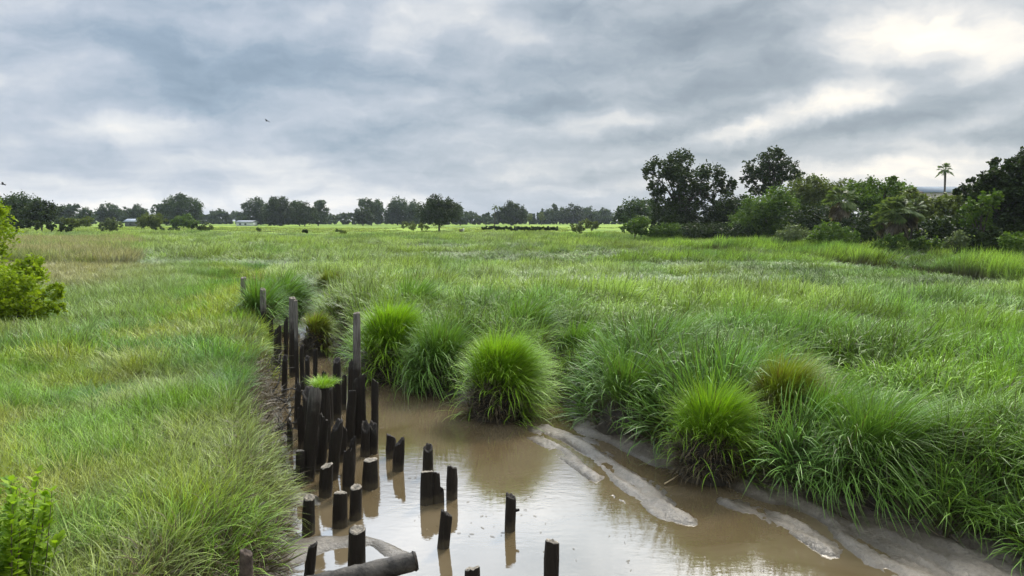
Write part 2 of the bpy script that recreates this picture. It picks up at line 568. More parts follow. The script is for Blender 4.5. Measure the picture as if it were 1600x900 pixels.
# muddy creek water: opaque with silt, glossy on top
wm, t, out = new_mat('muddy_water')
pos = t.add('ShaderNodeNewGeometry').outputs['Position']
silt = t.mix(t.maprange(t.noise(pos, 0.5, 5, 0.6, 0.6), 0.35, 0.65, 0, 1), (0.085, 0.062, 0.032, 1), (0.115, 0.088, 0.052, 1))
d = t.add('ShaderNodeBsdfPrincipled'); t.put(d.inputs['Base Color'], silt)
d.inputs['Roughness'].default_value = 0.035
d.inputs['IOR'].default_value = 1.6
wmap = t.add('ShaderNodeMapping'); t.l.new(pos, wmap.inputs[0]); wmap.inputs['Rotation'].default_value = (0, 0, R(25)); wmap.inputs['Scale'].default_value = (1.0, 2.2, 1)
b = t.add('ShaderNodeBump'); b.inputs['Strength'].default_value = 0.35; b.inputs['Distance'].default_value = 0.006
t.put(b.inputs['Height'], t.math('ADD', t.noise(wmap.outputs[0], 3.0, 3, 0.5), t.math('MULTIPLY', t.noise(wmap.outputs[0], 11.0, 2, 0.5), 0.25)))
t.l.new(b.outputs[0], d.inputs['Normal'])
t.l.new(d.outputs[0], out.inputs[0])
M_WATER = wm

# old timber: black below the tide mark, weathered grey above it
pm, t, out = new_mat('piling_wood')
geo = t.add('ShaderNodeNewGeometry').outputs['Position']
sp = t.add('ShaderNodeSeparateXYZ'); t.l.new(geo, sp.inputs[0])
mpn = t.add('ShaderNodeMapping'); t.l.new(geo, mpn.inputs[0]); mpn.inputs['Scale'].default_value = (22, 22, 1.8)
gr = t.noise(mpn.outputs[0], 1.0, 5, 0.65)
lowc = t.mix(gr, (0.004, 0.0035, 0.003, 1), (0.034, 0.025, 0.017, 1))
moss = t.maprange(t.noise(geo, 7.0, 4, 0.6), 0.58, 0.72, 0, 0.55)
lowc = t.mix(moss, lowc, (0.03, 0.032, 0.016, 1))
hic = t.mix(t.maprange(gr, 0.3, 0.7, 0, 1), (0.06, 0.052, 0.045, 1), (0.21, 0.19, 0.17, 1))
tide = t.math('ADD', sp.outputs[2], t.math('MULTIPLY', t.noise(geo, 3.0, 3, 0.6), 0.8))
c = t.mix(t.maprange(tide, 1.75, 2.3, 0, 1), lowc, hic)
c = t.mix(t.maprange(t.math('ADD', sp.outputs[2], t.math('MULTIPLY', t.noise(geo, 9.0, 3, 0.6), -0.25)), 0.06, -0.06, 0.0, 0.8), c, (0.075, 0.058, 0.036, 1))
d = t.add('ShaderNodeBsdfPrincipled'); t.put(d.inputs['Base Color'], c); d.inputs['Roughness'].default_value = 0.62
d.inputs['Specular IOR Level'].default_value = 0.25
b = t.add('ShaderNodeBump'); b.inputs['Strength'].default_value = 1.0; b.inputs['Distance'].default_value = 0.045
t.put(b.inputs['Height'], gr); t.l.new(b.outputs[0], d.inputs['Normal'])
t.l.new(d.outputs[0], out.inputs[0])
M_PILE = pm
M_PILETOP = plain_mat('bleached_end_grain', (0.20, 0.175, 0.14), 0.85, 0.6, 14, 0.6, 40)
M_LOG = plain_mat('weathered_log_wood', (0.055, 0.048, 0.04), 0.7, 0.7, 5, 0.8, 22)
M_POST = plain_mat('old_post_wood', (0.075, 0.055, 0.042), 0.85, 0.5, 8, 0.8, 25)
M_BARK = plain_mat('tree_bark', (0.06, 0.048, 0.038), 0.9, 0.4, 2)
M_STEM = plain_mat('shrub_stem', (0.10, 0.08, 0.05), 0.8, 0.4, 9)
M_MOUND = plain_mat('root_mud', (0.035, 0.028, 0.018), 0.7, 0.5, 6, 0.8, 18)
M_DEAD = grass_mat('dead_thatch', (0.10, 0.078, 0.045, 1), straw=(0.045, 0.035, 0.022, 1), straw_h=0.6, tip=(1.2, 1.15, 1.0), trans=0.2)

M_BLADE = grass_mat('grass_blades')
M_BRIGHT = grass_mat('bright_grass_blades', (0.20, 0.36, 0.022, 1), straw=(0.10, 0.085, 0.045, 1), straw_h=0.42, tip=(1.25, 1.15, 0.8), var=0.6)
M_DEEP = grass_mat('deep_green_blades', (0.115, 0.22, 0.036, 1), straw=(0.09, 0.075, 0.04, 1), straw_h=0.42, tip=(1.35, 1.3, 1.0), var=0.7)
M_OLIVE = grass_mat('yellowing_blades', (0.20, 0.24, 0.03, 1), straw=(0.17, 0.085, 0.04, 1), straw_h=0.55, tip=(1.0, 1.1, 0.8), var=0.7)

M_LEAF_DARK = leaf_mat('oak_leaves', (0.012, 0.022, 0.006), (0.048, 0.072, 0.016), 0.2)
M_LEAF_MID = leaf_mat('scrub_leaves', (0.03, 0.065, 0.010), (0.13, 0.20, 0.028))
M_LEAF_OLIVE = leaf_mat('olive_leaves', (0.055, 0.075, 0.02), (0.15, 0.18, 0.045))
M_LEAF_FAR = leaf_mat('far_tree_leaves', (0.022, 0.042, 0.018), (0.06, 0.09, 0.03))
M_LEAF_YEL = leaf_mat('yellow_green_leaves', (0.09, 0.155, 0.010), (0.34, 0.42, 0.025), 0.36)
M_LEAF_LIME = leaf_mat('lime_leaves', (0.12, 0.22, 0.015), (0.30, 0.42, 0.03), 0.42)
M_LEAF_GREY = leaf_mat('grey_green_leaves', (0.07, 0.095, 0.045), (0.16, 0.19, 0.09))
M_FROND = leaf_mat('palm_fronds', (0.05, 0.08, 0.022), (0.16, 0.20, 0.07))
M_DEADFROND = leaf_mat('dead_palm_fronds', (0.07, 0.055, 0.035), (0.17, 0.14, 0.10))

# ------------------------------------------------------------------ ground and water
xs = axis(-1400, 1400, -10, 14, 0.075, 1.07)
ys = axis(-60, 1500, 7.5, 25, 0.075, 1.05)
GX, GY = np.meshgrid(xs, ys)
GZ = height(GX.ravel(), GY.ravel())
nx, ny = len(xs), len(ys)
ii = np.arange(nx * ny).reshape(ny, nx)
gf = np.stack([ii[:-1, :-1], ii[:-1, 1:], ii[1:, 1:], ii[1:, :-1]], -1).reshape(-1, 4)
ground = obj('ground', mesh_np('ground', np.stack([GX.ravel(), GY.ravel(), GZ], -1), gf, M_GROUND, True))
tag(ground, kind='structure')
wv = np.array([(-70, -12, 0), (75, -12, 0), (75, 110, 0), (-70, 110, 0)], float)
water = obj('water', mesh_np('water', wv, [(0, 1, 2, 3)], M_WATER))
tag(water, kind='structure')


# ------------------------------------------------------------------ blades
def blades(base, az, length, bend, tilt, width, segs=4, rnd=None, rng=RNG, wind=None):
    """vectorised curved grass blades. base (n,3); az heading; tilt start lean; bend added lean at the tip (radians)"""
    n = len(base)
    s = np.linspace(0, 1, segs + 1)
    th = tilt[:, None] + bend[:, None] * s[None, :] ** 1.4
    ds = length[:, None] / segs
    mid = (th[:, :-1] + th[:, 1:]) / 2
    out = np.concatenate([np.zeros((n, 1)), np.cumsum(np.sin(mid) * ds, 1)], 1)
    up = np.concatenate([np.zeros((n, 1)), np.cumsum(np.cos(mid) * ds, 1)], 1)
    dx, dy = np.cos(az)[:, None], np.sin(az)[:, None]
    cx = base[:, 0:1] + out * dx; cy = base[:, 1:2] + out * dy; cz = base[:, 2:3] + up
    if wind is not None:
        cx = cx + wind[0] * length[:, None] * s[None, :] ** 2
        cy = cy + wind[1] * length[:, None] * s[None, :] ** 2
    w = width[:, None] * 0.5 * np.clip(1.02 - s[None, :] ** 2.2, 0.06, 1) * np.minimum(1, 0.55 + 2 * s[None, :])
    tw = az + math.pi / 2 + (rng.random(n) - 0.5) * 1.6
    wx, wy = np.cos(tw)[:, None] * w, np.sin(tw)[:, None] * w
    A = np.stack([cx - wx, cy - wy, cz], -1); B = np.stack([cx + wx, cy + wy, cz], -1)
    V = np.stack([A, B], 2).reshape(-1, 3)
    idx = np.arange(n)[:, None] * (2 * (segs + 1)) + 2 * np.arange(segs)[None, :]
    Q = np.stack([idx, idx + 1, idx + 3, idx + 2], -1).reshape(-1, 4)
    if rnd is None: rnd = rng.random(n)
    return V, Q, np.repeat(np.tile(s, (n, 1)).reshape(-1), 2), np.repeat(rnd, 2 * (segs + 1))


def clump_mesh(name, n, rad, lmin, lmax, width, bend=(0.5, 1.6), tilt=0.35, segs=4, mat=None, wind=(0.0, 0.0), seed=1):
    g = np.random.default_rng(seed)
    r = rad * np.sqrt(g.random(n)); a = g.random(n) * 2 * math.pi
    base = np.stack([r * np.cos(a), r * np.sin(a), np.full(n, -0.05)], -1)
    azz = a + (g.random(n) - 0.5) * 2.2
    L = lmin + (lmax - lmin) * g.random(n)
    V, Q, h, rn = blades(base, azz, L, bend[0] + (bend[1] - bend[0]) * g.random(n), tilt * g.random(n) * (0.4 + r / rad), width * (0.7 + 0.6 * g.random(n)), segs, rng=g, wind=wind)
    return mesh_np(name, V, Q, mat, attrs={'h': h, 'rnd': rn})


def scatter(name, pts, rot, scl, idx, col, meshes, label, cat):
    """one stuff object: the clumps of this kind of grass, instanced on its points"""
    me = bpy.data.meshes.new(name)
    n = len(pts)
    me.vertices.add(n)
    me.vertices.foreach_set('co', np.asarray(pts, np.float32).ravel())
    for nm, ty, key, arr in (('rot', 'FLOAT_VECTOR', 'vector', rot), ('scl', 'FLOAT_VECTOR', 'vector', scl), ('col', 'FLOAT_COLOR', 'color', col)):
        a = me.attributes.new(nm, ty, 'POINT'); a.data.foreach_set(key, np.asarray(arr, np.float32).ravel())
    a = me.attributes.new('idx', 'INT', 'POINT'); a.data.foreach_set('value', np.asarray(idx, np.int32))
    o = obj(name, me)
    ng = bpy.data.node_groups.new(name + '_nodes', 'GeometryNodeTree')
    ng.interface.new_socket('Geometry', in_out='INPUT', socket_type='NodeSocketGeometry')
    ng.interface.new_socket('Geometry', in_out='OUTPUT', socket_type='NodeSocketGeometry')
    N, Lk = ng.nodes, ng.links
    gi, go = N.new('NodeGroupInput'), N.new('NodeGroupOutput')
    join = N.new('GeometryNodeJoinGeometry')
    for m in reversed(meshes):
        src = bpy.data.objects.new(name + '_clump', m)
        src['kind'] = 'stuff'
        oi = N.new('GeometryNodeObjectInfo'); oi.inputs['Object'].default_value = src
        oi.inputs['As Instance'].default_value = False
        g2 = N.new('GeometryNodeGeometryToInstance')
        Lk.new(oi.outputs['Geometry'], g2.inputs[0]); Lk.new(g2.outputs[0], join.inputs[0])
    iop = N.new('GeometryNodeInstanceOnPoints')
    iop.inputs['Pick Instance'].default_value = True

    def attr(nm, ty):
        x = N.new('GeometryNodeInputNamedAttribute'); x.data_type = ty; x.inputs['Name'].default_value = nm
        return x.outputs['Attribute']
    e2r = N.new('FunctionNodeEulerToRotation')
    Lk.new(attr('rot', 'FLOAT_VECTOR'), e2r.inputs[0])
    Lk.new(gi.outputs[0], iop.inputs['Points']); Lk.new(join.outputs[0], iop.inputs['Instance'])
    Lk.new(attr('idx', 'INT'), iop.inputs['Instance Index'])
    Lk.new(e2r.outputs[0], iop.inputs['Rotation']); Lk.new(attr('scl', 'FLOAT_VECTOR'), iop.inputs['Scale'])
    Lk.new(iop.outputs[0], go.inputs[0])
    md = o.modifiers.new('scatter', 'NODES'); md.node_group = ng
    tag(o, label, cat, kind='stuff')
    return o


def eulers(tilt_az, tilt, spin):
    """lean by tilt towards heading tilt_az after spinning about Z; euler XYZ"""
    n = len(spin)
    ax, ay = -np.sin(tilt_az), np.cos(tilt_az)          # rotation axis
    c, s = np.cos(tilt), np.sin(tilt); C1 = 1 - c
    Rt = np.zeros((n, 3, 3))
    Rt[:, 0, 0] = c + ax * ax * C1; Rt[:, 0, 1] = ax * ay * C1; Rt[:, 0, 2] = ay * s
    Rt[:, 1, 0] = ax * ay * C1; Rt[:, 1, 1] = c + ay * ay * C1; Rt[:, 1, 2] = -ax * s
    Rt[:, 2, 0] = -ay * s; Rt[:, 2, 1] = ax * s; Rt[:, 2, 2] = c
    Rz = np.zeros((n, 3, 3)); cz, sz = np.cos(spin), np.sin(spin)
    Rz[:, 0, 0] = cz; Rz[:, 0, 1] = -sz; Rz[:, 1, 0] = sz; Rz[:, 1, 1] = cz; Rz[:, 2, 2] = 1
    M = Rt @ Rz
    ey = np.arcsin(np.clip(-M[:, 2, 0], -1, 1))
    return np.stack([np.arctan2(M[:, 2, 1], M[:, 2, 2]), ey, np.arctan2(M[:, 1, 0], M[:, 0, 0])], -1)


def field(y0, y1, dens, margin=3.0, fov=0.70, seed=3):
    """jittered points of the view wedge between two distances"""
    g = np.random.default_rng(seed)
    st = 1 / math.sqrt(dens)
    W_ = y1 * fov + margin
    x, y = np.meshgrid(np.arange(-W_, W_, st), np.arange(y0, y1, st))
    x = x.ravel() + (g.random(x.size) - 0.5) * st * 1.1; y = y.ravel() + (g.random(y.size) - 0.5) * st * 1.1
    k = np.abs(x) < y * fov + margin
    return x[k], y[k]


def pix(x, y, z):
    """pixel of a world point"""
    zz = z - HC
    fw = y * math.cos(PITCH) - zz * math.sin(PITCH)
    up = y * math.sin(PITCH) + zz * math.cos(PITCH)
    return 800 + F * x / fw, 450 - F * up / fw


def landinfo(x, y):
    d = sdist(CREEK, x, y) + (fbm(x * 0.9, y * 0.9, 3, 3) - 0.5) * 0.5 * np.clip(y / 15, 0, 1)
    e = 0.15
    gx = (sdist(CREEK, x + e, y) - sdist(CREEK, x - e, y)) / (2 * e)
    gy = (sdist(CREEK, x, y + e) - sdist(CREEK, x, y - e)) / (2 * e)
    return d, gx, gy


def lerp(a, b, f):
    f = np.clip(np.asarray(f), 0, 1)[:, None]
    return np.asarray(a)[None, :] * (1 - f) + np.asarray(b)[None, :] * f if np.ndim(a) == 1 and np.ndim(b) == 1 else a * (1 - f) + b * f


def cc(r, g, b):
    return np.array([r, g, b, 1.0])


HUM = [(408, 520, 424, 46, M_DEEP, 'narrow green hummock between the last posts of the left row', 0.6, 1500),
       (842, 520, 448, 70, M_DEEP, 'blue-green ragged hummock on the crest behind the inner bend', 0.7, 1800),
       (1290, 735, 575, 100, M_DEEP, 'dark green hummock between the yellowing one and the lush right one', 0.25, 2600),
       (1040, 600, 480, 110, M_DEEP, 'combed green hummock on the crest behind the ragged bright one', 0.6, 2600),
       (778, 655, 504, 118, M_BRIGHT, 'bright green dome-shaped hummock standing alone in the water, below the bare middle of the creek', 0.0, 3600),
       (1108, 748, 580, 132, M_BRIGHT, 'bright green hummock with a ragged brown skirt on the right mud bank', 0.05, 3600),
       (612, 592, 458, 108, M_BRIGHT, 'large yellow-green hummock behind the tall grey piling', 0.05, 3000),
       (518, 470, 418, 50, M_OLIVE, 'small olive-yellow hummock with a russet base at the head of the creek', 0.3, 1500),
       (905, 590, 486, 110, M_DEEP, 'dark green drooping hummock at the inner bend of the creek', 0.3, 2600),
       (985, 672, 522, 140, M_DEEP, 'broad deep green hummock leaning over the mud between two bright ones', 0.15, 3000),
       (698, 606, 482, 120, M_DEEP, 'deep green hummock between the two yellow-green domes', 0.1, 2800),
       (440, 500, 418, 76, M_DEEP, 'shaggy green hummock behind the first tall pilings', 0.5, 2000),
       (640, 520, 428, 92, M_DEEP, 'green hummock rising behind the large yellow-green dome', 0.6, 2200),
       (1218, 700, 540, 120, M_OLIVE, 'yellowing hummock with tan dead stalks on the right bank', 0.4, 2400),
       (492, 545, 476, 56, M_OLIVE, 'thin grey-green hummock between the rows of pilings', 0.25, 900),
       (655, 612, 570, 44, M_DEEP, 'small dark hummock at the waterline under the domes', 0.0, 900),
       (1370, 770, 580, 150, M_DEEP, 'tall lush hummock drooping over the right mud shelf', 0.3, 3000),
       (812, 560, 452, 110, M_DEEP, 'green hummock set back behind the lone bright dome', 0.6, 2400),
       (745, 560, 478, 70, M_DEEP, 'shaded green hummock close behind the lone dome, to its left', 0.4, 1800)]
HUMC = []
for a_, b_, c_, w_, m_, lb, zb, n_ in HUM:
    c = at(a_, b_, zb); r = w_ / 2.0 / F * math.hypot(c[1], HC) * 1.02
    HUMC.append((c[0] * (c[1] + r * 0.35) / c[1], c[1] + r * 0.35, r))

WIND = (0.16, -0.10)
near_c = [clump_mesh('marsh_clump', 74, 0.28, 0.75, 1.3, 0.025, (0.5, 2.1), 0.35, 5, M_BLADE, WIND, s) for s in (1, 2, 3, 4)]
near2_c = [clump_mesh('marsh_clump_near', 68, 0.33, 0.75, 1.35, 0.033, (0.5, 2.2), 0.4, 5, M_BLADE, WIND, s) for s in (31, 32, 33, 34)]
mid_c = [clump_mesh('marsh_clump_mid', 80, 0.6, 0.85, 1.5, 0.044, (0.5, 2.1), 0.3, 4, M_BLADE, WIND, s) for s in (5, 6, 7)]
far_c = [clump_mesh('marsh_clump_far', 90, 1.2, 0.9, 1.5, 0.065, (0.3, 1.6), 0.3, 3, M_BLADE, (0.2, -0.12), s) for s in (8, 9, 10)]
lnear_c = [clump_mesh('bank_clump', 70, 0.24, 0.30, 0.85, 0.0135, (0.3, 1.7), 0.5, 4, M_BLADE, (0.08, 0), s) for s in (11, 12, 13, 14)]
lmid_c = [clump_mesh('bank_clump_mid', 80, 0.5, 0.4, 0.95, 0.026, (0.3, 1.6), 0.4, 3, M_BLADE, (0.1, 0), s) for s in (15, 16, 17)]
dead_c = [clump_mesh('thatch_clump', 46, 0.25, 0.3, 0.75, 0.016, (0.8, 2.6), 0.9, 4, M_DEAD, (0, 0), s) for s in (18, 19)]
mead_c = [clump_mesh('meadow_clump', 60, 1.6, 0.25, 0.6, 0.12, (0.2, 1.2), 0.5, 2, M_BLADE, (0, 0), s) for s in (21, 22)]

isleft = lambda x, y: x < -0.33 * y - 0.2


def marsh(name, y0, y1, dens, meshes, label, seed, hs=1.0):
    x, y = field(y0, y1, dens, seed=seed)
    d, gx, gy = landinfo(x, y)
    sc = ldist(SIDE, x, y); uc = ldist(UP, x, y)
    keep = (d > 0.12) & (sc > 2.4) & ((uc > 1.3) | (y < 30))
    # left bank keeps its own shorter grass near the camera
    lx = -0.30 * y - 0.5
    lf = (x < lx) & (y < 62)
    keep &= ~lf & ~((x < -0.2 * y) & (y < 33))
    hol = fbm(x * 0.16 + 3, y * 0.10, 31, 4)                  # hollows and swells of the sward
    hol2 = fbm(x * 0.55, y * 0.40, 37, 3)
    keep &= ~((hol2 < 0.30) & (RNG.random(len(x)) < 0.6))
    wx0 = x + (fbm(x * 0.5, y * 0.5, 33, 2) - 0.5) * 1.6; wy0 = y + (fbm(x * 0.5, y * 0.5, 34, 2) - 0.5) * 1.6
    keep &= ~((tussock(wx0, wy0, 2.7, 1)[0] > 0.70) & (d < 14) & (y < 50))
    for hx, hy, hr in HUMC:                                  # each hummock stands clear of the sward around it
        keep &= ~((np.hypot(x - hx, y - hy) < hr * 1.12) & (y < 26))
    x, y, d, gx, gy, hol, hol2, sc = [a[keep] for a in (x, y, d, gx, gy, hol, hol2, sc)]
    n = len(x)
    z = height(x, y)
    hgt = 0.80 + 0.75 * (hol - 0.35) + 0.55 * (hol2 - 0.45)
    hgt *= 1.0 + 0.35 * smooth(3.5, 0.6, d) * (y < 40)
    wx_ = x + (fbm(x * 0.5, y * 0.5, 33, 2) - 0.5) * 1.6; wy_ = y + (fbm(x * 0.5, y * 0.5, 34, 2) - 0.5) * 1.6
    td, tvx, tvy, tid = tussock(wx_, wy_, 2.7, 1)
    swale = smooth(0.50, 0.40, fbm(x * 0.045, y * 0.11, 35, 3)) * smooth(28, 45, y)
    td2, tvx2, tvy2, tid2 = tussock(wx_, wy_, 5.2, 2)
    tus = np.clip(0.6 * smooth(75, 20, y) * smooth(16, 2, d) + 0.4, 0, 1) * (0.5 + 0.5 * (x > -2)) 
    hgt *= (1 - tus) + tus * (1.22 - 1.05 * np.clip(td, 0, 0.95) ** 2.0)
    hgt *= 1 - 0.55 * swale
    hgt *= 1 + 0.35 * ((y > np.interp(x, *zip(*sorted(SIDE)))) & (x > 9)) * smooth(30, 8, sc)
    hgt *= 1.12 - 0.55 * np.clip(td2, 0, 1) ** 2 + (tid2 - 0.5) * 0.3
    wa = -0.55 + 0.8 * (fbm(x * 0.12, y * 0.12, 41, 2) - 0.5) * 2
    edge = smooth(1.5, 0.2, d)
    tx = np.cos(wa) * 0.26 * (0.5 + hol) - gx * edge * 0.6 + tvx * tus * 0.9
    ty = np.sin(wa) * 0.26 * (0.5 + hol) - gy * edge * 0.6 + tvy * tus * 0.9
    til = np.hypot(tx, ty) + (RNG.random(n) - 0.5) * 0.12
    ta = np.arctan2(ty, tx)
    spin = wa * 0.6 + (RNG.random(n) - 0.5) * 1.6
    rot = eulers(ta, til, spin)
    s = hgt * (0.85 + 0.3 * RNG.random(n)) * hs
    scl = np.stack([np.full(n, 1.0) * (0.85 + 0.3 * RNG.random(n)), np.full(n, 1.0), s], -1)
    px, py = pix(x, y, z + 1)
    # colours: fresh green near the creek, pale grey-green seed heads beyond, yellower on the right
    base = lerp(cc(0.118, 0.225, 0.034), cc(0.215, 0.30, 0.08), smooth(14, 40, y) * 0.95)
    yel = smooth(0.46, 0.62, fbm(x * 0.09, y * 0.07, 51, 3)) * smooth(3, 10, x)
    base = lerp(base, cc(0.18, 0.30, 0.042), yel * 0.8)
    blue = smooth(0.52, 0.66, fbm(x * 0.2, y * 0.13, 57, 3))
    base = lerp(base, cc(0.10, 0.205, 0.06), blue * 0.6)
    base = lerp(base, cc(0.21, 0.29, 0.12), smooth(0.5, 0.7, fbm(x * 0.15, y * 0.06, 61, 3)) * smooth(25, 60, y) * 0.8)
    base = lerp(base, cc(0.085, 0.15, 0.05), swale * 0.6)
    base = base * (0.72 + 0.5 * tid[:, None]) * (0.88 + 0.24 * RNG.random((n, 1)))
    print(name, n)
    scatter(name, np.stack([x, y, z], -1), rot, scl, RNG.integers(0, len(meshes), n), base, meshes, label, 'grass')


marsh('marsh_grass', 8.0, 15.0, 9.0, near_c, 'tall arching green marsh grass overhanging the muddy right bank', 3, 1.0)
marsh('marsh_grass', 15.0, 28.0, 6.5, near2_c, 'tussocky green marsh grass around the bend of the creek', 13, 1.0)
marsh('marsh_grass', 28.0, 66.0, 3.0, mid_c, 'wind-combed pale green marsh grass filling the middle of the marsh', 4)
marsh('marsh_grass', 66.0, 175.0, 0.75, far_c, 'far flat expanse of marsh grass before the meadow', 5)


def bank(name, y0, y1, dens, meshes, label, seed, hs=1.0):
    x, y = field(y0, y1, dens, seed=seed)
    d, gx, gy = landinfo(x, y)
    lx = np.where(y < 33, -0.22 * y, -0.30 * y - 0.3)
    keep = (d > np.where((y > 14.5) & (y < 23), 0.75, 0.16)) & (x < lx)
    x, y, d, gx, gy = [a[keep] for a in (x, y, d, gx, gy)]
    n = len(x)
    z = height(x, y)
    px, py = pix(x, y, z + 0.5)
    h1 = fbm(x * 0.45, y * 0.45, 71, 3)
    hgt = 0.75 + 0.9 * (h1 - 0.4)
    edge = smooth(0.9, 0.1, d)
    wa = RNG.random(n) * 6.28
    tx = np.cos(wa) * 0.2 - gx * edge * 0.7; ty = np.sin(wa) * 0.2 - gy * edge * 0.7
    rot = eulers(np.arctan2(ty, tx), np.hypot(tx, ty), RNG.random(n) * 6.28)
    green = lerp(cc(0.145, 0.265, 0.035), cc(0.095, 0.205, 0.042), smooth(0.45, 0.6, fbm(x * 0.4, y * 0.4, 73, 3)))
    green = lerp(green, cc(0.23, 0.29, 0.035), smooth(0.5, 0.66, fbm(x * 0.6, y * 0.5, 75, 3)) * 0.9)
    # paler dry grass in the patch the photograph shows at mid distance
    dry = smooth(0.40, 0.60, fbm(x * 0.5 + 9, y * 0.5, 77, 3) + 0.22 * np.exp(-((py - 690) / 60.0) ** 2) - 0.05)
    green = lerp(green, cc(0.26, 0.275, 0.11), dry * 0.55)
    blu = smooth(18, 30, y) * (1 - smooth(-3, 0, x + 0.30 * y + 3.5))
    green = lerp(green, cc(0.15, 0.24, 0.095), blu * 0.75)
    straw = np.exp(-(((px - 95) / 120.0) ** 2) - ((py - 405) / 32.0) ** 2)
    straw = np.clip(straw * 1.9 * (0.5 + fbm(x * 0.3, y * 0.3, 79, 3)), 0, 1)
    green = lerp(green, cc(0.255, 0.245, 0.15), straw * 0.85)
    green = green * (0.8 + 0.4 * RNG.random((n, 1)))
    s = hgt * (0.8 + 0.4 * RNG.random(n)) * hs
    scl = np.stack([np.ones(n), np.ones(n), s], -1)
    print(name, n)
    scatter(name, np.stack([x, y, z], -1), rot, scl, RNG.integers(0, len(meshes), n), green, meshes, label, 'grass')


bank('bank_grass', 4.5, 20.0, 17.0, lnear_c, 'fine mixed green and straw grass covering the left bank', 6)
bank('bank_grass', 20.0, 62.0, 4.5, lmid_c, 'soft green grass stretching back along the left bank', 7, 1.05)

# dead brown reeds at the far left
x, y = field(62, 128, 1.0, seed=8)
d = height(x, y)
px, py = pix(x, y, d + 1.0)
k = (px < 215 + 60 * (vnoise(x * 0.1, y * 0.1, 5) - 0.5)) & (y > 62)
x, y, z = x[k], y[k], d[k]
n = len(x)
rc = lerp(cc(0.25, 0.245, 0.16), cc(0.17, 0.21, 0.08), smooth(0.5, 0.65, fbm(x * 0.15, y * 0.15, 81, 3)))
scatter('reeds', np.stack([x, y, z], -1), eulers(RNG.random(n) * 6.28, RNG.random(n) * 0.2, RNG.random(n) * 6.28),
        np.stack([np.ones(n) * 0.8, np.ones(n) * 0.8, 1.0 + 0.5 * RNG.random(n)], -1), RNG.integers(0, 3, n), rc * (0.8 + 0.4 * RNG.random((n, 1))), far_c,
        'brownish dry reeds in a band at the far left of the marsh', 'reeds')

# thatch hanging on the bank faces
x, y = field(7, 45, 14.0, seed=9)
d, gx, gy = landinfo(x, y)
k = (d > 0.02) & (d < 0.75) & (RNG.random(len(x)) < 0.9)
x, y, d, gx, gy = [a[k] for a in (x, y, d, gx, gy)]
n = len(x); z = height(x, y)
scatter('dead_thatch', np.stack([x, y, z], -1), eulers(np.arctan2(-gy, -gx), 0.7 + 0.6 * RNG.random(n), RNG.random(n) * 6.28),
        np.stack([np.ones(n), np.ones(n), 0.7 + 0.6 * RNG.random(n)], -1), RNG.integers(0, 2, n), np.ones((n, 4)), dead_c,
        'dark dead stems and roots matted on the creek banks', 'thatch')

# short meadow grass beyond the marsh
x, y = field(150, 330, 0.10, seed=10)
z = height(x, y); n = len(x)
tuft_n = fbm(x * 0.03, y * 0.03, 91, 3)
k = tuft_n > 0.42
x, y, z = x[k], y[k], z[k]; n = len(x)
mc = lerp(cc(0.19, 0.28, 0.05), cc(0.27, 0.33, 0.07), RNG.random(n))
scatter('meadow_grass', np.stack([x, y, z], -1), eulers(RNG.random(n) * 6.28, RNG.random(n) * 0.2, RNG.random(n) * 6.28),
        np.stack([np.ones(n), np.ones(n), 0.6 + 0.7 * RNG.random(n)], -1), RNG.integers(0, 2, n), mc, mead_c,
        'low yellow-green grass of the open meadow before the tree line', 'grass')


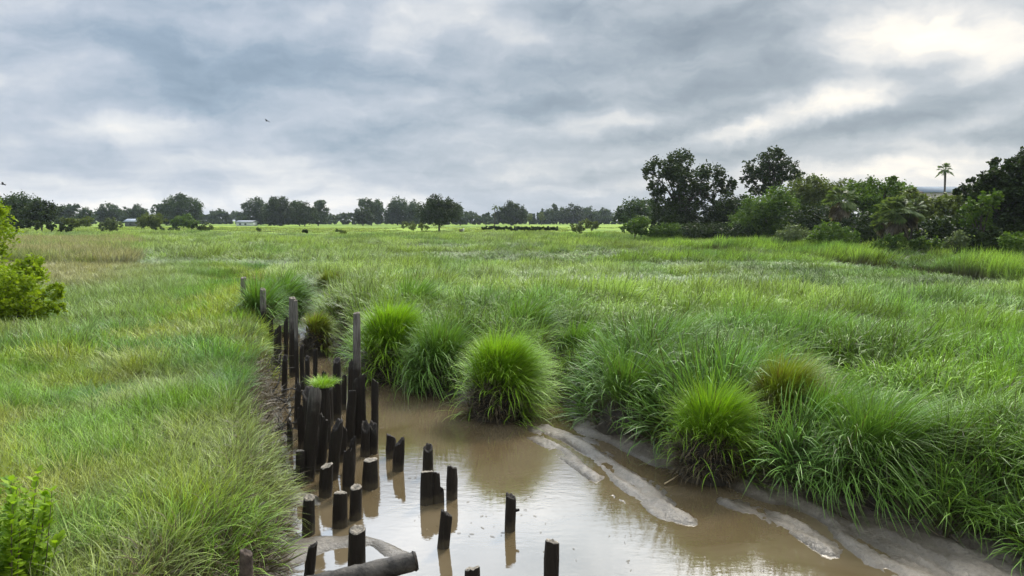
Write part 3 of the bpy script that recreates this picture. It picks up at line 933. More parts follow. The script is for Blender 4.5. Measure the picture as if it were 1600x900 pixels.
# ------------------------------------------------------------------ hummocks: round tufts of cordgrass on mud
def hummock(px, py_base, py_top, wpx, mat, label, seed, zb=0.0, n=2600, back=0.35, flat=1.0, bw=0.015, group='grass hummocks along the creek'):
    g = np.random.default_rng(seed)
    c = at(px, py_base, zb)
    r = wpx / 2.0 / F * math.hypot(c[1], HC) * 1.02
    c[1] += r * back
    c[0] *= (c[1] / (c[1] - r * back))
    zt = atY(px, py_top, c[1])[2]
    H = zt - zb
    mh = H * (0.36 if mat is M_DEEP else 0.46)                                        # mound of roots
    mr = r * (0.72 if mat is M_DEEP else 0.66)
    root = empty('grass_hummock', (c[0], c[1], zb))
    tag(root, label, 'grass tuft', group)
    n = int(n * (0.75 if mat is M_DEEP else 1.25))
    # mound
    V, Q = [], []
    nr, ns = 7, 18
    for i in range(nr):
        tt = i / (nr - 1)
        rr = mr * math.sqrt(max(0.0, 1 - tt ** 2.2)) + 0.02
        for k in range(ns):
            th = 2 * math.pi * k / ns
            w = 1 + 0.25 * (g.random() - 0.5)
            V.append((rr * w * math.cos(th), rr * w * math.sin(th), -0.25 + (mh + 0.25) * tt))
    for i in range(nr - 1):
        for k in range(ns):
            Q.append((i * ns + k, i * ns + (k + 1) % ns, (i + 1) * ns + (k + 1) % ns, (i + 1) * ns + k))
    obj('root_mound', mesh_np('root_mound', V, Q, M_MOUND, True), root)
    # live blades, in a few sub-clumps that lean their own way
    K = 7 if mat is M_DEEP else 4
    sa = g.random(K) * 6.28; sq = (0.25 + 0.65 * g.random(K)) * (1.0 if mat is M_DEEP else 0.6); sl = 0.72 + 0.42 * g.random(K)
    w_ = g.integers(0, K, n)
    ox = mr * sq[w_] * np.cos(sa[w_]) + g.normal(size=n) * mr * 0.30; oy = mr * sq[w_] * np.sin(sa[w_]) + g.normal(size=n) * mr * 0.30
    q = np.hypot(ox, oy) / mr
    lim = np.minimum(1, 1.0 / np.maximum(q, 1e-6)); ox *= lim; oy *= lim; q = np.minimum(q, 1.0)
    a = np.arctan2(oy, ox)
    bz = mh * np.sqrt(np.clip(1 - q ** 2.2, 0, 1)) * 0.9
    base = np.stack([ox, oy, bz], -1)
    stray = g.random(n) < 0.14
    az_ = a + g.normal(size=n) * np.where(stray, 2.2, 0.9)
    Lb = (H - mh) * (1.12 - 0.10 * q) * sl[w_] * (0.70 + 0.5 * g.random(n)) * flat * (1.0 if mat is M_DEEP else 0.86)
    tl = 0.05 + (0.12 + q ** 1.4 * (0.60 if mat is M_DEEP else 0.85)) * (0.5 + 0.9 * g.random(n))
    tl = tl + stray * 0.45 * g.random(n)
    bd = (0.5 + (1.3 if mat is M_DEEP else 0.9) * q) * (0.3 + 1.5 * g.random(n) ** 1.3)
    wnd = (0.26, -0.16) if mat is M_DEEP else (0.12, -0.05)
    V, Q, h, rn = blades(base, az_, Lb, bd, tl, bw * (0.7 + 0.6 * g.random(n)), 6, rng=g, wind=wnd)
    obj('leaves', mesh_np('leaves', V, Q, mat, attrs={'h': h, 'rnd': rn}), root)
    # dead skirt
    m = max(300, n // 8) if mat is M_DEEP else n // 3
    a = g.random(m) * 2 * math.pi
    hh = g.random(m)
    rr = mr * np.sqrt(np.clip(1 - hh ** 2.2, 0, 1))
    base = np.stack([rr * np.cos(a), rr * np.sin(a), mh * hh * 0.9], -1)
    V, Q, h, rn = blades(base, a + (g.random(m) - 0.5), (0.25 + 0.45 * g.random(m)) * H * 0.42, 0.8 + 1.4 * g.random(m), 0.5 + 0.6 * g.random(m), bw * np.ones(m), 4, rng=g)
    obj('dead_skirt', mesh_np('dead_skirt', V, Q, M_DEAD, attrs={'h': h, 'rnd': rn}), root)
    return root


for i, (a_, b_, c_, w_, m_, lb, zb, n_) in enumerate(HUM):
    hummock(a_, b_, c_, w_, m_, lb, 100 + i, zb, n_, bw=max(0.020, at(a_, b_)[1] * 0.00135))


# ------------------------------------------------------------------ pilings
def piling(px, pyb, pyt, wpx, label, zb=0.0, topx=None, rough=0.10, seed=0, mat=None, toplight=True, name='piling', cat='piling', group='old timber pilings in the creek'):
    g = np.random.default_rng(500 + seed)
    b = at(px, pyb, zb)
    fw = math.hypot(b[1], HC - zb)
    r = wpx / 2.0 / F * (b[1] * math.cos(PITCH) + (HC - zb) * math.sin(PITCH))
    tpt = atY(px if topx is None else topx, pyt, b[1])
    H = max(tpt[2] - zb, 0.12)
    dx = tpt[0] - b[0]
    n = max(5, int(H / 0.14) + 2)
    ns = 18
    V, Q = [], []
    ph = g.random(4) * 6.28
    prof = [1 + 0.05 * math.sin(3 * 2 * math.pi * k / ns + ph[0]) + 0.035 * math.sin(5 * 2 * math.pi * k / ns + ph[1]) + rough * 0.3 * (g.random() - 0.5) for k in range(ns)]
    tz = [rough * r * (2.2 if toplight else 5.0) * (math.sin(2 * math.pi * k / ns + ph[2]) + 0.8 * (g.random() - 0.5)) for k in range(ns)]
    z0 = -0.6
    for i in range(n):
        f = i / (n - 1)
        z = z0 + (H - z0) * f
        s = 1.06 - 0.12 * f + 0.04 * math.sin(5 * f + ph[3])
        if i == n - 1: s *= 0.93
        for k in range(ns):
            th = 2 * math.pi * k / ns
            rr = r * s * prof[k] * (1 + (0.06 + 0.5 * rough) * (g.random() - 0.5))
            V.append((rr * math.cos(th) + dx * max(z, 0) / H, rr * math.sin(th), z + (tz[k] if i == n - 1 else 0)))
    for i in range(n - 1):
        for k in range(ns):
            Q.append((i * ns + k, i * ns + (k + 1) % ns, (i + 1) * ns + (k + 1) % ns, (i + 1) * ns + k))
    root = obj(name, mesh_np(name, V, Q, mat or M_PILE, True), None, (b[0], b[1], zb))
    tag(root, label, cat, group)
    # worn end: rings sinking a little towards the heart
    TV, TQ = [], []
    for j, (q, dz) in enumerate(((1.0, 0.003), (0.82, 0.022), (0.5, 0.0), (0.15, -0.03 * rough * 8))):
        for k in range(ns):
            th = 2 * math.pi * k / ns
            rr = r * 0.94 * 0.93 * prof[k] * q
            TV.append((rr * math.cos(th) + dx, rr * math.sin(th), H + tz[k] * q + dz + (g.random() - 0.5) * 0.02 * (q < 1)))
    for j in range(3):
        for k in range(ns):
            TQ.append((j * ns + k, j * ns + (k + 1) % ns, (j + 1) * ns + (k + 1) % ns, (j + 1) * ns + k))
    TV.append((dx, 0, H - 0.01)); ce = len(TV) - 1
    for k in range(0, ns, 2):
        TQ.append((3 * ns + k, 3 * ns + k + 1, 3 * ns + (k + 2) % ns, ce))
    tp = obj('worn_end', mesh_np('worn_end', TV, TQ, M_PILETOP if toplight else (mat or M_PILE), False), root)
    return root


P = [  # px, base, top, width, label, zb, topx, rough, light end
    (861, 932, 847, 24, 'cut piling standing alone nearest the viewer, right of the others', 0, 863, 0.10, True),
    (738, 948, 889, 26, 'low stub of a piling just showing at the bottom edge, right of the fallen log', 0, 738, 0.14, True),
    (796, 829, 776, 17, 'slim short piling alone in the bright water with a small knob on its side', 0, 798, 0.10, False),
    (692, 855, 803, 19, 'short leaning piling between the fallen log and the lone stub', 0, 698, 0.12, False),
    (706, 779, 731, 17, 'flat-topped stub just right of the close group of four stubs', 0, 706, 0.08, False),
    (669, 742, 701, 17, 'rearmost stub of the close group of four in open water', 0, 669, 0.12, False),
    (666, 787, 738, 21, 'thickest stub of the close group of four in open water', 0, 667, 0.10, True),
    (682, 785, 740, 13, 'thin stub pressed behind the thickest one of the group of four', 0, 681, 0.12, False),
    (689, 784, 768, 11, 'lowest, knee-high stub of the close group of four', 0, 689, 0.15, False),
    (611, 714, 682, 16, 'left stub of the touching pair beyond the flat-topped stub', 0, 611, 0.12, False),
    (622, 735, 692, 18, 'right stub of the touching pair, nearer and taller', 0, 624, 0.16, False),
    (578, 762, 719, 25, 'stout stub with a pale flat top at the edge of the dense cluster', 0, 579, 0.04, True),
    (555, 811, 762, 20, 'stub with a pale top standing behind the twin nearer the bank', 0, 556, 0.08, True),
    (531, 823, 771, 23, 'front twin stub with a pale rim, leaning on its neighbour', 0, 532, 0.08, True),
    (509, 775, 728, 21, 'broken-topped stub between the bank and the pale-topped pair', 0, 511, 0.14, True),
    (482, 834, 778, 20, 'stub nearest the left mud patch with a pale sloping top', 0, 483, 0.10, True),
    (557, 892, 828, 28, 'thick stub with a hollow pale top rising through the mud puddle beside the fallen log', 0, 558, 0.08, True),
    (481, 915, 853, 17, 'narrow slightly leaning stub in front of the grey puddle', 0, 489, 0.10, False),
    (544, 770, 710, 19, 'rounded black stub between the slanted piling and the stout pale-topped stub', 0, 545, 0.2, False),
    (469, 757, 705, 15, 'short black stub at the left foot of the dense cluster', 0, 469, 0.06, True),
    (518, 748, 664, 19, 'slanted black piling at the front of the dense cluster', 0, 527, 0.2, False),
    (479, 752, 612, 21, 'leaning black piling, front left of the dense cluster', 0, 493, 0.2, False),
    (495, 728, 616, 20, 'upright black piling in the heart of the dense cluster', 0, 481, 0.2, False),
    (508, 700, 604, 19, 'black piling under the cap of grass in the dense cluster', 0, 505, 0.14, False),
    (496, 668, 600, 16, 'rear black piling to the left of the grass-capped one', 0, 494, 0.2, False),
    (515, 665, 606, 12, 'thin black piling to the right of the grass-capped one', 0, 514, 0.2, False),
    (558, 668, 490, 12, 'tallest piling, grey and weathered above a black foot', 0, 557, 0.1, True),
    (562, 690, 594, 20, 'broad black piling in front of the tallest grey one', 0, 561, 0.2, False),
    (585, 692, 597, 12, 'narrow black piling at the right edge of the dense cluster', 0, 586, 0.14, False),
    (570, 712, 668, 15, 'ragged stub joined to its twin below the narrow right piling', 0, 571, 0.25, False),
    (584, 708, 666, 14, 'ragged twin stub on the water side of its pair', 0, 583, 0.25, False),
    (545, 696, 614, 14, 'black piling leaning away beside the bright strip of water', 0, 551, 0.2, False),
    (526, 655, 564, 13, 'straight black piling left of the bright strip of water', 0, 526, 0.12, False),
    (458, 588, 466, 11, 'tall piling with a grey split head, farther up the left row', 0, 457, 0.12, True),
    (465, 622, 470, 6, 'thin pale pole leaning against the tall split-headed piling', 0, 462, 0.1, True),
    (433, 578, 514, 12, 'black piling close to the left bank beside the light gap', 0, 434, 0.2, False),
    (473, 616, 542, 7, 'thin black piling right of the thin pale pole', 0, 471, 0.2, False),
    (492, 604, 548, 7, 'thin black piling behind the cap of grass', 0, 493, 0.2, False),
    (412, 545, 452, 10, 'reddish-grey tall piling near the far end of the left row', 0.1, 411, 0.15, True),
    (397, 530, 464, 9, 'pale weathered piling half in the bank grass at the far end', 0.3, 396, 0.2, True),
    (381, 500, 434, 9, 'dark post head poking out of the grass, last of the left row', 0.6, 380, 0.1, True),
    (447, 560, 500, 7, 'short thin piling behind the black one by the left bank', 0, 447, 0.2, False),
    (480, 640, 560, 8, 'thin upright piling in the gap behind the leaning black one', 0, 480, 0.2, False),
    (537, 640, 590, 8, 'low thin piling behind the straight black one', 0, 538, 0.2, False),
    (472, 700, 640, 12, 'stubby black piling hard against the left side of the cluster', 0, 470, 0.25, False),
    (500, 735, 655, 15, 'thick black piling wedged between the slanted ones', 0, 507, 0.25, False),
    (487, 690, 628, 13, 'splintered black piling behind the two big front ones', 0, 489, 0.3, False),
    (463, 668, 606, 9, 'thin rotted piling on the bank side of the cluster', 0, 466, 0.3, False),
    (535, 720, 668, 12, 'rotted black stump right of the slanted front piling', 0, 537, 0.3, False),
    (550, 735, 690, 11, 'small rotted stump behind the rounded black stub', 0, 551, 0.3, False),
    (444, 618, 560, 8, 'thin black piling beside the rear tangle of branches', 0, 445, 0.3, False),
    (453, 700, 660, 9, 'short rotten stake close to the bank mud', 0, 452, 0.3, False),
    (506, 640, 585, 9, 'thin stake right behind the grass-capped piling', 0, 507, 0.3, False),
    (424, 556, 505, 7, 'slim black stake by the bank, farther up the left row', 0.05, 424, 0.3, False),
    (404, 520, 478, 6, 'slim grey stake near the pale weathered piling', 0.3, 405, 0.3, True),
    (548, 640, 570, 9, 'slim black stake just left of the tallest grey piling', 0, 549, 0.3, False)]
made = []
for i, (px, pb, ptp, w, lb, zb, tx, rg, lt) in enumerate(P):
    made.append(piling(px, pb, ptp, w, lb, zb, tx, rg, i, None, lt))
# knob on the slim stub
kn = at(796, 829)
v, q = tube([(0.06, 0, 0.33), (0.16, -0.01, 0.35)], [0.035, 0.02], 7)
obj('knob', mesh_np('knob', v, q, M_PILE, True), made[2])
# weathered post in the bank grass, nearest the viewer
piling(385, 945, 864, 22, 'short brown wooden post in the grass at the bottom edge', 0.55, 385, 0.08, 90, M_POST, False, 'wooden_post', 'post', None)

# cap of live grass on a piling
g = np.random.default_rng(77)
pt = atY(505, 604, made[23].location.y)
n = 420
a = g.random(n) * 6.28; q = np.sqrt(g.random(n))
base = np.stack([0.22 * q * np.cos(a), 0.20 * q * np.sin(a), np.zeros(n)], -1)
v, qd, h, rn = blades(base, a, 0.14 + 0.22 * g.random(n), 0.4 + 1.4 * g.random(n), 0.7 * q, np.full(n, 0.013), 4, rng=g)
cap = obj('grass_tuft', mesh_np('grass_tuft', v, qd, M_BRIGHT, attrs={'h': 0.45 + 0.55 * h, 'rnd': rn}), None, pt)
tag(cap, 'small bright green tuft growing on top of a black piling', 'grass tuft')

# fallen log at the bottom edge
A = at(455, 925, 0.06); B = atY(648, 877, at(655, 905, 0)[1])
pts = [A + (B - A) * s for s in np.linspace(0, 1, 24)]
rl = 0.15
v, q = tube(pts, [rl * (1.02 - 0.006 * i) for i in range(24)], 11, jitter=0.16)
log = obj('fallen_log', mesh_np('fallen_log', v, q, M_LOG, True))
tag(log, 'weathered grey fallen log lying across the foot of the near stubs', 'log')
dirn = (B - A) / np.linalg.norm(B - A)
v, q = tube([B - dirn * 0.01, B + dirn * 0.03, B + dirn * 0.035], [rl * 0.97, rl * 0.8, 0.01], 16, jitter=0.1)
obj('broken_end', mesh_np('broken_end', v, q, M_PILE, True), log)
# brush and roots washed against the left bank
def brush(px, py, w, hgt, label, seed):
    g = np.random.default_rng(seed)
    c = at(px, py, 0.0)
    parts = []
    for i in range(70):
        p0 = np.array([(g.random() - 0.5) * w, (g.random() - 0.5) * 1.6 * w, g.random() * hgt * 0.5 - 0.05])
        a = g.random() * 6.28; e = R(-15 + 75 * g.random()); L = 0.25 + 0.6 * g.random()
        d1 = np.array([math.cos(a) * math.cos(e), math.sin(a) * math.cos(e), math.sin(e)]) * L
        p1 = p0 + d1 * 0.5 + g.normal(size=3) * 0.05; p2 = p0 + d1 + g.normal(size=3) * 0.09
        p2[2] = min(p2[2], hgt * 1.1)
        r0 = 0.008 + 0.022 * g.random() ** 2
        parts.append(tube([p0, p1, p2], [r0, r0 * 0.8, r0 * 0.3], 5))
    v, q = merge(parts)
    tag(obj('brush_heap', mesh_np('brush_heap', v, q, M_LOG, True), None, c), label, 'brush', 'brush heaps on the left bank')


brush(424, 640, 1.1, 1.0, 'dark tangle of dead branches on the left bank beside the dense cluster', 61)
brush(428, 690, 0.9, 0.7, 'lower tangle of dead branches just above the small mud patch', 62)
brush(436, 752, 0.7, 0.35, 'small flat litter of black sticks between the bank and the nearest left stubs', 63)
brush(418, 590, 1.1, 1.1, 'rear tangle of dead branches by the thin bank pilings', 64)
# floating sticks and mud lumps
for i, (p0, p1, lb) in enumerate([((1038, 756), (1060, 742), 'thin pale stick lying on the mud under the bright right hummock'),
                                  ((718, 760), (705, 742), 'short dark twig floating beside the flat-topped stub')][:1]):
    a0, b0 = at(*p0, 0.03), at(*p1, 0.10)
    v, q = tube([a0, (a0 + b0) / 2 + [0.03, 0, 0.01], b0], [0.014, 0.013, 0.008], 7)
    tag(obj('stick', mesh_np('stick', v, q, plain_mat('pale_stick', (0.34, 0.26, 0.15), 0.8), True)), lb, 'stick')


# broken stems and bits of leaf floating on the creek
g = np.random.default_rng(71)
cand = [(440 + 560 * g.random(), 625 + 270 * g.random()) for _ in range(240)]
V, Q = [], []
for px, py in cand:
    p = at(px, py, 0.006)
    if sdist(CREEK, p[:1], p[1:2])[0] > -0.25 or height(p[:1], p[1:2])[0] > -0.02 or vnoise(p[0] * 0.8, p[1] * 0.8, 8) < 0.52: continue
    a = g.random() * 6.28; L = 0.012 + 0.055 * g.random() ** 3; w = 0.002 + 0.003 * g.random()
    d_ = np.array([math.cos(a), math.sin(a), 0]) * L; n_ = np.array([-math.sin(a), math.cos(a), 0]) * w
    o = len(V); V += [p - d_ - n_, p + d_ - n_, p + d_ + n_, p - d_ + n_, p - d_ * 0.8 + [0, 0, 0.006], p + d_ * 0.8 + [0, 0, 0.006]]
    Q += [(o, o + 1, o + 5, o + 4), (o + 4, o + 5, o + 2, o + 3)]
tag(obj('floating_litter', mesh_np('floating_litter', V, Q, plain_mat('drowned_stems', (0.14, 0.11, 0.06), 0.8, 0.5, 3))), 'scattered bits of stem and leaf floating on the brown water', 'litter', kind='stuff')

# ------------------------------------------------------------------ trees
FAR = 'trees of the far tree line'
RT = 'trees and scrub on the right'


def leaf_cards(centres, rad, per, size, g, droop=0.0, shell=0.55, flatten=0.8):
    """leaf-sized quads clustered in sprays around the crown's lobes"""
    Vs, rn, cl = [], [], []
    P_, SZ, CLV = [], [], []
    for (c, r), m in zip(zip(centres, rad), per):
        ns = max(12, int(m / 24))
        dirs = g.normal(size=(ns, 3)); dirs /= np.linalg.norm(dirs, axis=1)[:, None]
        rr = r * (shell + (1.08 - shell) * g.random(ns) ** 0.7)
        sc = np.asarray(c) + dirs * rr[:, None] * np.array([1, 1, flatten])
        which = g.integers(0, ns, m)
        p = sc[which] + g.normal(size=(m, 3)) * r * 0.15
        P_.append(p); CLV.append(g.random(ns)[which]); SZ.append(np.full(m, size) * (0.6 + 0.8 * g.random(m)))
    p = np.concatenate(P_); s = np.concatenate(SZ); clv = np.concatenate(CLV); n = len(p)
    u = g.normal(size=(n, 3)); u[:, 2] *= 0.6; u /= np.linalg.norm(u, axis=1)[:, None]
    w = g.normal(size=(n, 3)); w = np.cross(u, w); w /= np.linalg.norm(w, axis=1)[:, None]
    if droop: p = p.copy()
    a = p - u * s[:, None] * 0.62; b = p + w * s[:, None] * 0.36; c2 = p + u * s[:, None] * 0.62; d2 = p - w * s[:, None] * 0.36
    V = np.stack([a, b, c2, d2], 1).reshape(-1, 3)
    Q = np.arange(4 * n).reshape(-1, 4)
    return V, Q, np.repeat(g.random(n), 4), np.repeat(clv, 4)


def near_right(Y, px):
    """the scrub on the right runs towards the viewer"""
    return Y * (1 - 0.30 * float(np.clip((px - 1180) / 380.0, 0, 1))) if Y < 170 else Y


def tree(name, Y, blobs, base_px, mat, label, cat='tree', zb=1.2, size=0.35, dens=1.0, seed=0, trunk_r=None, limbs=True, group=None, deep=0.7, trunk_top=None, shell=0.5):
    """blobs: (px, py, r_px) lobes of the crown read from the photograph, given real size and depth at distance Y"""
    g = np.random.default_rng(900 + seed)
    if group == RT:
        Y = near_right(Y, base_px)
    bx = atY(base_px, 343, Y)[0]
    root = empty(name, (bx, Y, zb))
    tag(root, label, cat, group)
    k = Y / F
    if group == RT and name != 'shrub' and Y < 170:
        yb = 343 + (HC - zb) * F / Y
        blobs = blobs + [(x, yb - 9 - 6 * g.random(), max(9, r * 0.75)) for x, y, r in blobs if y > 262 and r > 12]
    C, Rr, per = [], [], []
    if Y > 185:
        blobs = [(x, y, r * 1.22) for x, y, r in blobs]
    if Y >= 400 and name == 'tree':
        blobs = blobs + [(x, 343.5, max(4.5, r * 0.6)) for x, y, r in blobs if y < 336 and r > 4]
    elif cat != 'hedge' and Y > 90 and name != 'oak_tree':
        blobs = [(x, y, r * 1.12) for x, y, r in blobs]
    for (x, y, r) in blobs:
        p = atY(x, y, Y)
        rm = r * k
        ext = max(b[2] for b in blobs) * k
        dy = (g.random() - 0.5) * 2 * deep * ext
        C.append(np.array([p[0] - bx, dy, p[2] - zb])); Rr.append(rm)
        per.append(int(dens * 24.0 * (rm / size) ** 2) + (130 if cat in ('shrub', 'hedge') else 40))
    # extra lobes behind and before, so the crown has depth
    for i in range(len(blobs)):
        if Rr[i] > 1.5:
            for sg in (-1, 1):
                q = C[i] + np.array([(g.random() - 0.5) * Rr[i], sg * Rr[i] * 0.9, -Rr[i] * (0.1 + 0.25 * g.random())])
                C.append(q); Rr.append(Rr[i] * 0.75); per.append(int(per[i] * 0.45))
    V, Q, rn, cl = leaf_cards(C, Rr, per, size, g, shell=shell)
    keep = V[:, 2].reshape(-1, 4).min(1) > -0.1
    V = V.reshape(-1, 4, 3)[keep].reshape(-1, 3); rn = rn.reshape(-1, 4)[keep].ravel(); cl = cl.reshape(-1, 4)[keep].ravel()
    Q = np.arange(len(V)).reshape(-1, 4)
    obj('crown', mesh_np('crown', V, Q, mat, attrs={'rnd': rn, 'cl': cl}), root)
    # trunk and limbs
    top = max(c[2] for c in C)
    tr = trunk_r or max(0.08, top * 0.028)
    cx = float(np.mean([c[0] for c in C[:len(blobs)]])); th = trunk_top if trunk_top else top * 0.55
    pts = [(0, 0, -0.4), (0, 0, 0), (cx * 0.25, 0, th * 0.45), (cx * 0.6, 0, th)]
    parts = [tube(pts, [tr * 1.5, tr * 1.25, tr, tr * 0.6], 8)]
    if limbs:
        for i in range(len(blobs)):
            e = C[i]
            s0 = np.array([cx * 0.35, 0, th * (0.35 + 0.4 * g.random())])
            if e[2] < s0[2]: s0 = np.array([0, 0, max(0.1, e[2] * 0.4)])
            md = (s0 + e) / 2 + np.array([0, 0, 0.08 * top])
            parts.append(tube([s0, md, e + np.array([0, 0, Rr[i] * 0.3])], [tr * 0.5, tr * 0.32, tr * 0.1], 6))
    v, q = merge(parts)
    obj('trunk', mesh_np('trunk', v, q, M_BARK, True), root)
    return root


# big open-crowned oaks and scrub, right
tree('oak_tree', 140, [(1032, 262, 19), (1068, 252, 20), (1052, 270, 16), (1028, 292, 15), (1068, 285, 22), (1048, 318, 24), (1078, 322, 26), (1108, 276, 22), (1130, 288, 15),
                       (1098, 300, 16), (1040, 345, 24), (1066, 348, 24), (1142, 296, 8), (1018, 268, 7)],
     1062, M_LEAF_DARK, 'tall dark oak with an open, gap-filled crown in two lobes', size=0.42, dens=0.85, seed=1, group=RT, shell=0.75)
tree('oak_tree', 146, [(1205, 250, 19), (1183, 264, 18), (1228, 268, 18), (1206, 276, 20), (1172, 282, 11), (1243, 280, 10), (1190, 292, 14), (1196, 240, 9), (1216, 240, 9)],
     1208, M_LEAF_DARK, 'dark oak with a rounded open crown rising above the scrub', size=0.42, dens=0.75, seed=2, group=RT, shell=0.75)
tree('oak_tree', 215, [(985, 328, 16), (1003, 334, 18), (970, 336, 10), (1015, 322, 12)], 990, M_LEAF_FAR, 'bluish-green tree behind the left edge of the tall dark oak', size=0.55, seed=3, group=RT)
tree('shrub', 128, [(990, 352, 12), (1003, 346, 12), (978, 356, 8), (1000, 358, 10)], 992, M_LEAF_MID, 'low twiggy shrub standing left of the tall dark oak', 'shrub', size=0.3, seed=4, group=RT)
tree('scrub_tree', 138, [(1130, 322, 20), (1150, 326, 20), (1142, 345, 24), (1115, 350, 20), (1165, 345, 20), (1120, 312, 8)], 1140, M_LEAF_DARK, 'dark bushy tree filling the gap between the two oaks', size=0.36, seed=5, group=RT)
tree('scrub_tree', 126, [(1185, 322, 22), (1215, 316, 22), (1175, 345, 24), (1210, 345, 28), (1240, 330, 22), (1190, 366, 16)], 1200, M_LEAF_MID, 'leafy mid-green tree below the rounded oak', size=0.32, seed=6, group=RT)
tree('scrub_tree', 140, [(1258, 294, 20), (1280, 300, 22), (1245, 308, 14), (1300, 304, 14), (1270, 320, 24), (1262, 284, 8)], 1268, M_LEAF_OLIVE, 'olive feathery tree right of the rounded oak', size=0.34, seed=7, group=RT)
tree('scrub_tree', 132, [(1345, 296, 18), (1370, 292, 16), (1392, 300, 18), (1358, 316, 22), (1388, 325, 22), (1330, 312, 16), (1387, 283, 7)], 1362, M_LEAF_MID, 'mid-green scrub tree left of the palmetto crown', size=0.34, seed=8, group=RT)
tree('scrub_tree', 122, [(1260, 345, 24), (1285, 340, 22), (1300, 360, 22), (1250, 366, 16), (1332, 352, 20)], 1276, M_LEAF_DARK, 'dark dense bush under the first palmetto', size=0.32, seed=9, group=RT)
tree('shrub', 104, [(1235, 366, 15), (1222, 372, 12), (1250, 372, 14)], 1236, M_LEAF_GREY, 'small grey-green shrub at the marsh edge below the mid-green tree', 'shrub', size=0.22, seed=10, group=RT)
tree('shrub', 100, [(1290, 362, 16), (1312, 366, 16), (1330, 372, 13), (1275, 372, 12)], 1300, M_LEAF_MID, 'bright leafy shrub at the marsh edge under the palmettos', 'shrub', size=0.22, seed=11, group=RT)
tree('shrub', 98, [(1385, 380, 14), (1402, 378, 14), (1368, 384, 10)], 1388, M_LEAF_MID, 'low green shrub below the skirted palmetto', 'shrub', size=0.22, seed=12, group=RT)
tree('scrub_tree', 130, [(1425, 312, 16), (1450, 318, 18), (1472, 316, 16), (1440, 335, 20), (1465, 338, 24), (1495, 326, 20), (1430, 302, 9), (1500, 312, 12)], 1455, M_LEAF_OLIVE, 'olive-green bush below the roof and the thin palm', size=0.34, seed=13, group=RT)
tree('scrub_tree', 112, [(1445, 360, 20), (1470, 358, 22), (1500, 356, 24), (1428, 372, 14), (1490, 378, 14)], 1468, M_LEAF_DARK, 'dark shadowy bush at the foot of the olive one', size=0.3, seed=14, group=RT)
tree('shrub', 92, [(1492, 372, 13), (1480, 378, 10), (1506, 378, 10)], 1492, M_LEAF_GREY, 'small grey-green shrub before the dark bush, near the right oak', 'shrub', size=0.2, seed=15, group=RT)
tree('oak_tree', 108, [(1560, 285, 24), (1590, 262, 22), (1535, 300, 20), (1612, 280, 30), (1570, 310, 34), (1610, 330, 40), (1545, 335, 28), (1580, 355, 34), (1640, 300, 40), (1520, 312, 14), (1568, 266, 10),
                       (1530, 352, 20), (1640, 355, 36), (1548, 276, 16), (1578, 256, 14), (1600, 250, 16), (1522, 292, 15), (1506, 300, 10), (1575, 290, 26), (1620, 250, 26)], 1590, M_LEAF_DARK, 'massive dark oak at the right edge of the scene', size=0.32, dens=1.3, seed=16, group=RT)
tree('scrub_tree', 100, [(1530, 318, 18), (1548, 308, 14), (1518, 332, 14), (1540, 340, 18), (1510, 345, 10)], 1534, M_LEAF_MID, 'lighter green tree leaning against the massive right oak', size=0.28, seed=17, group=RT)


for i, (Yp, bl, m, lb, kd) in enumerate([
        (128, [(1035, 362, 12), (1055, 360, 13), (1020, 362, 9)], M_LEAF_MID, 'low green shrub at the foot of the tall dark oak', 'shrub'),
        (126, [(1078, 360, 13), (1098, 362, 13), (1118, 360, 14)], M_LEAF_DARK, 'dark low shrub right of the tall oak foot', 'shrub'),
        (122, [(1140, 364, 13), (1160, 362, 14), (1178, 368, 10)], M_LEAF_DARK, 'dark low shrub between the two oaks', 'shrub'),
        (112, [(1340, 372, 14), (1358, 366, 16), (1350, 350, 16)], M_LEAF_DARK, 'dark shrub under the low palmetto', 'shrub'),
        (104, [(1425, 382, 13), (1445, 380, 15), (1462, 384, 12)], M_LEAF_MID, 'green shrub at the marsh edge before the dark bush', 'shrub'),
        (100, [(1525, 372, 18), (1548, 372, 18), (1538, 384, 14)], M_LEAF_DARK, 'black-green shrub under the lighter green tree', 'shrub'),
        (96, [(1575, 380, 18), (1600, 378, 20), (1630, 380, 20)], M_LEAF_MID, 'green shrub at the foot of the massive right oak', 'shrub'),
        (150, [(1320, 290, 12), (1335, 300, 14), (1305, 296, 10)], M_LEAF_OLIVE, 'olive treetop behind the first palmetto', 'tree'),
        (150, [(1410, 296, 12), (1400, 306, 16), (1420, 312, 14)], M_LEAF_MID, 'green treetop behind the larger palmetto', 'tree')]):
    tree('shrub' if kd == 'shrub' else 'scrub_tree', Yp, bl, bl[1][0], m, lb, kd, size=0.26, seed=220 + i, group=RT, deep=0.6, limbs=False)


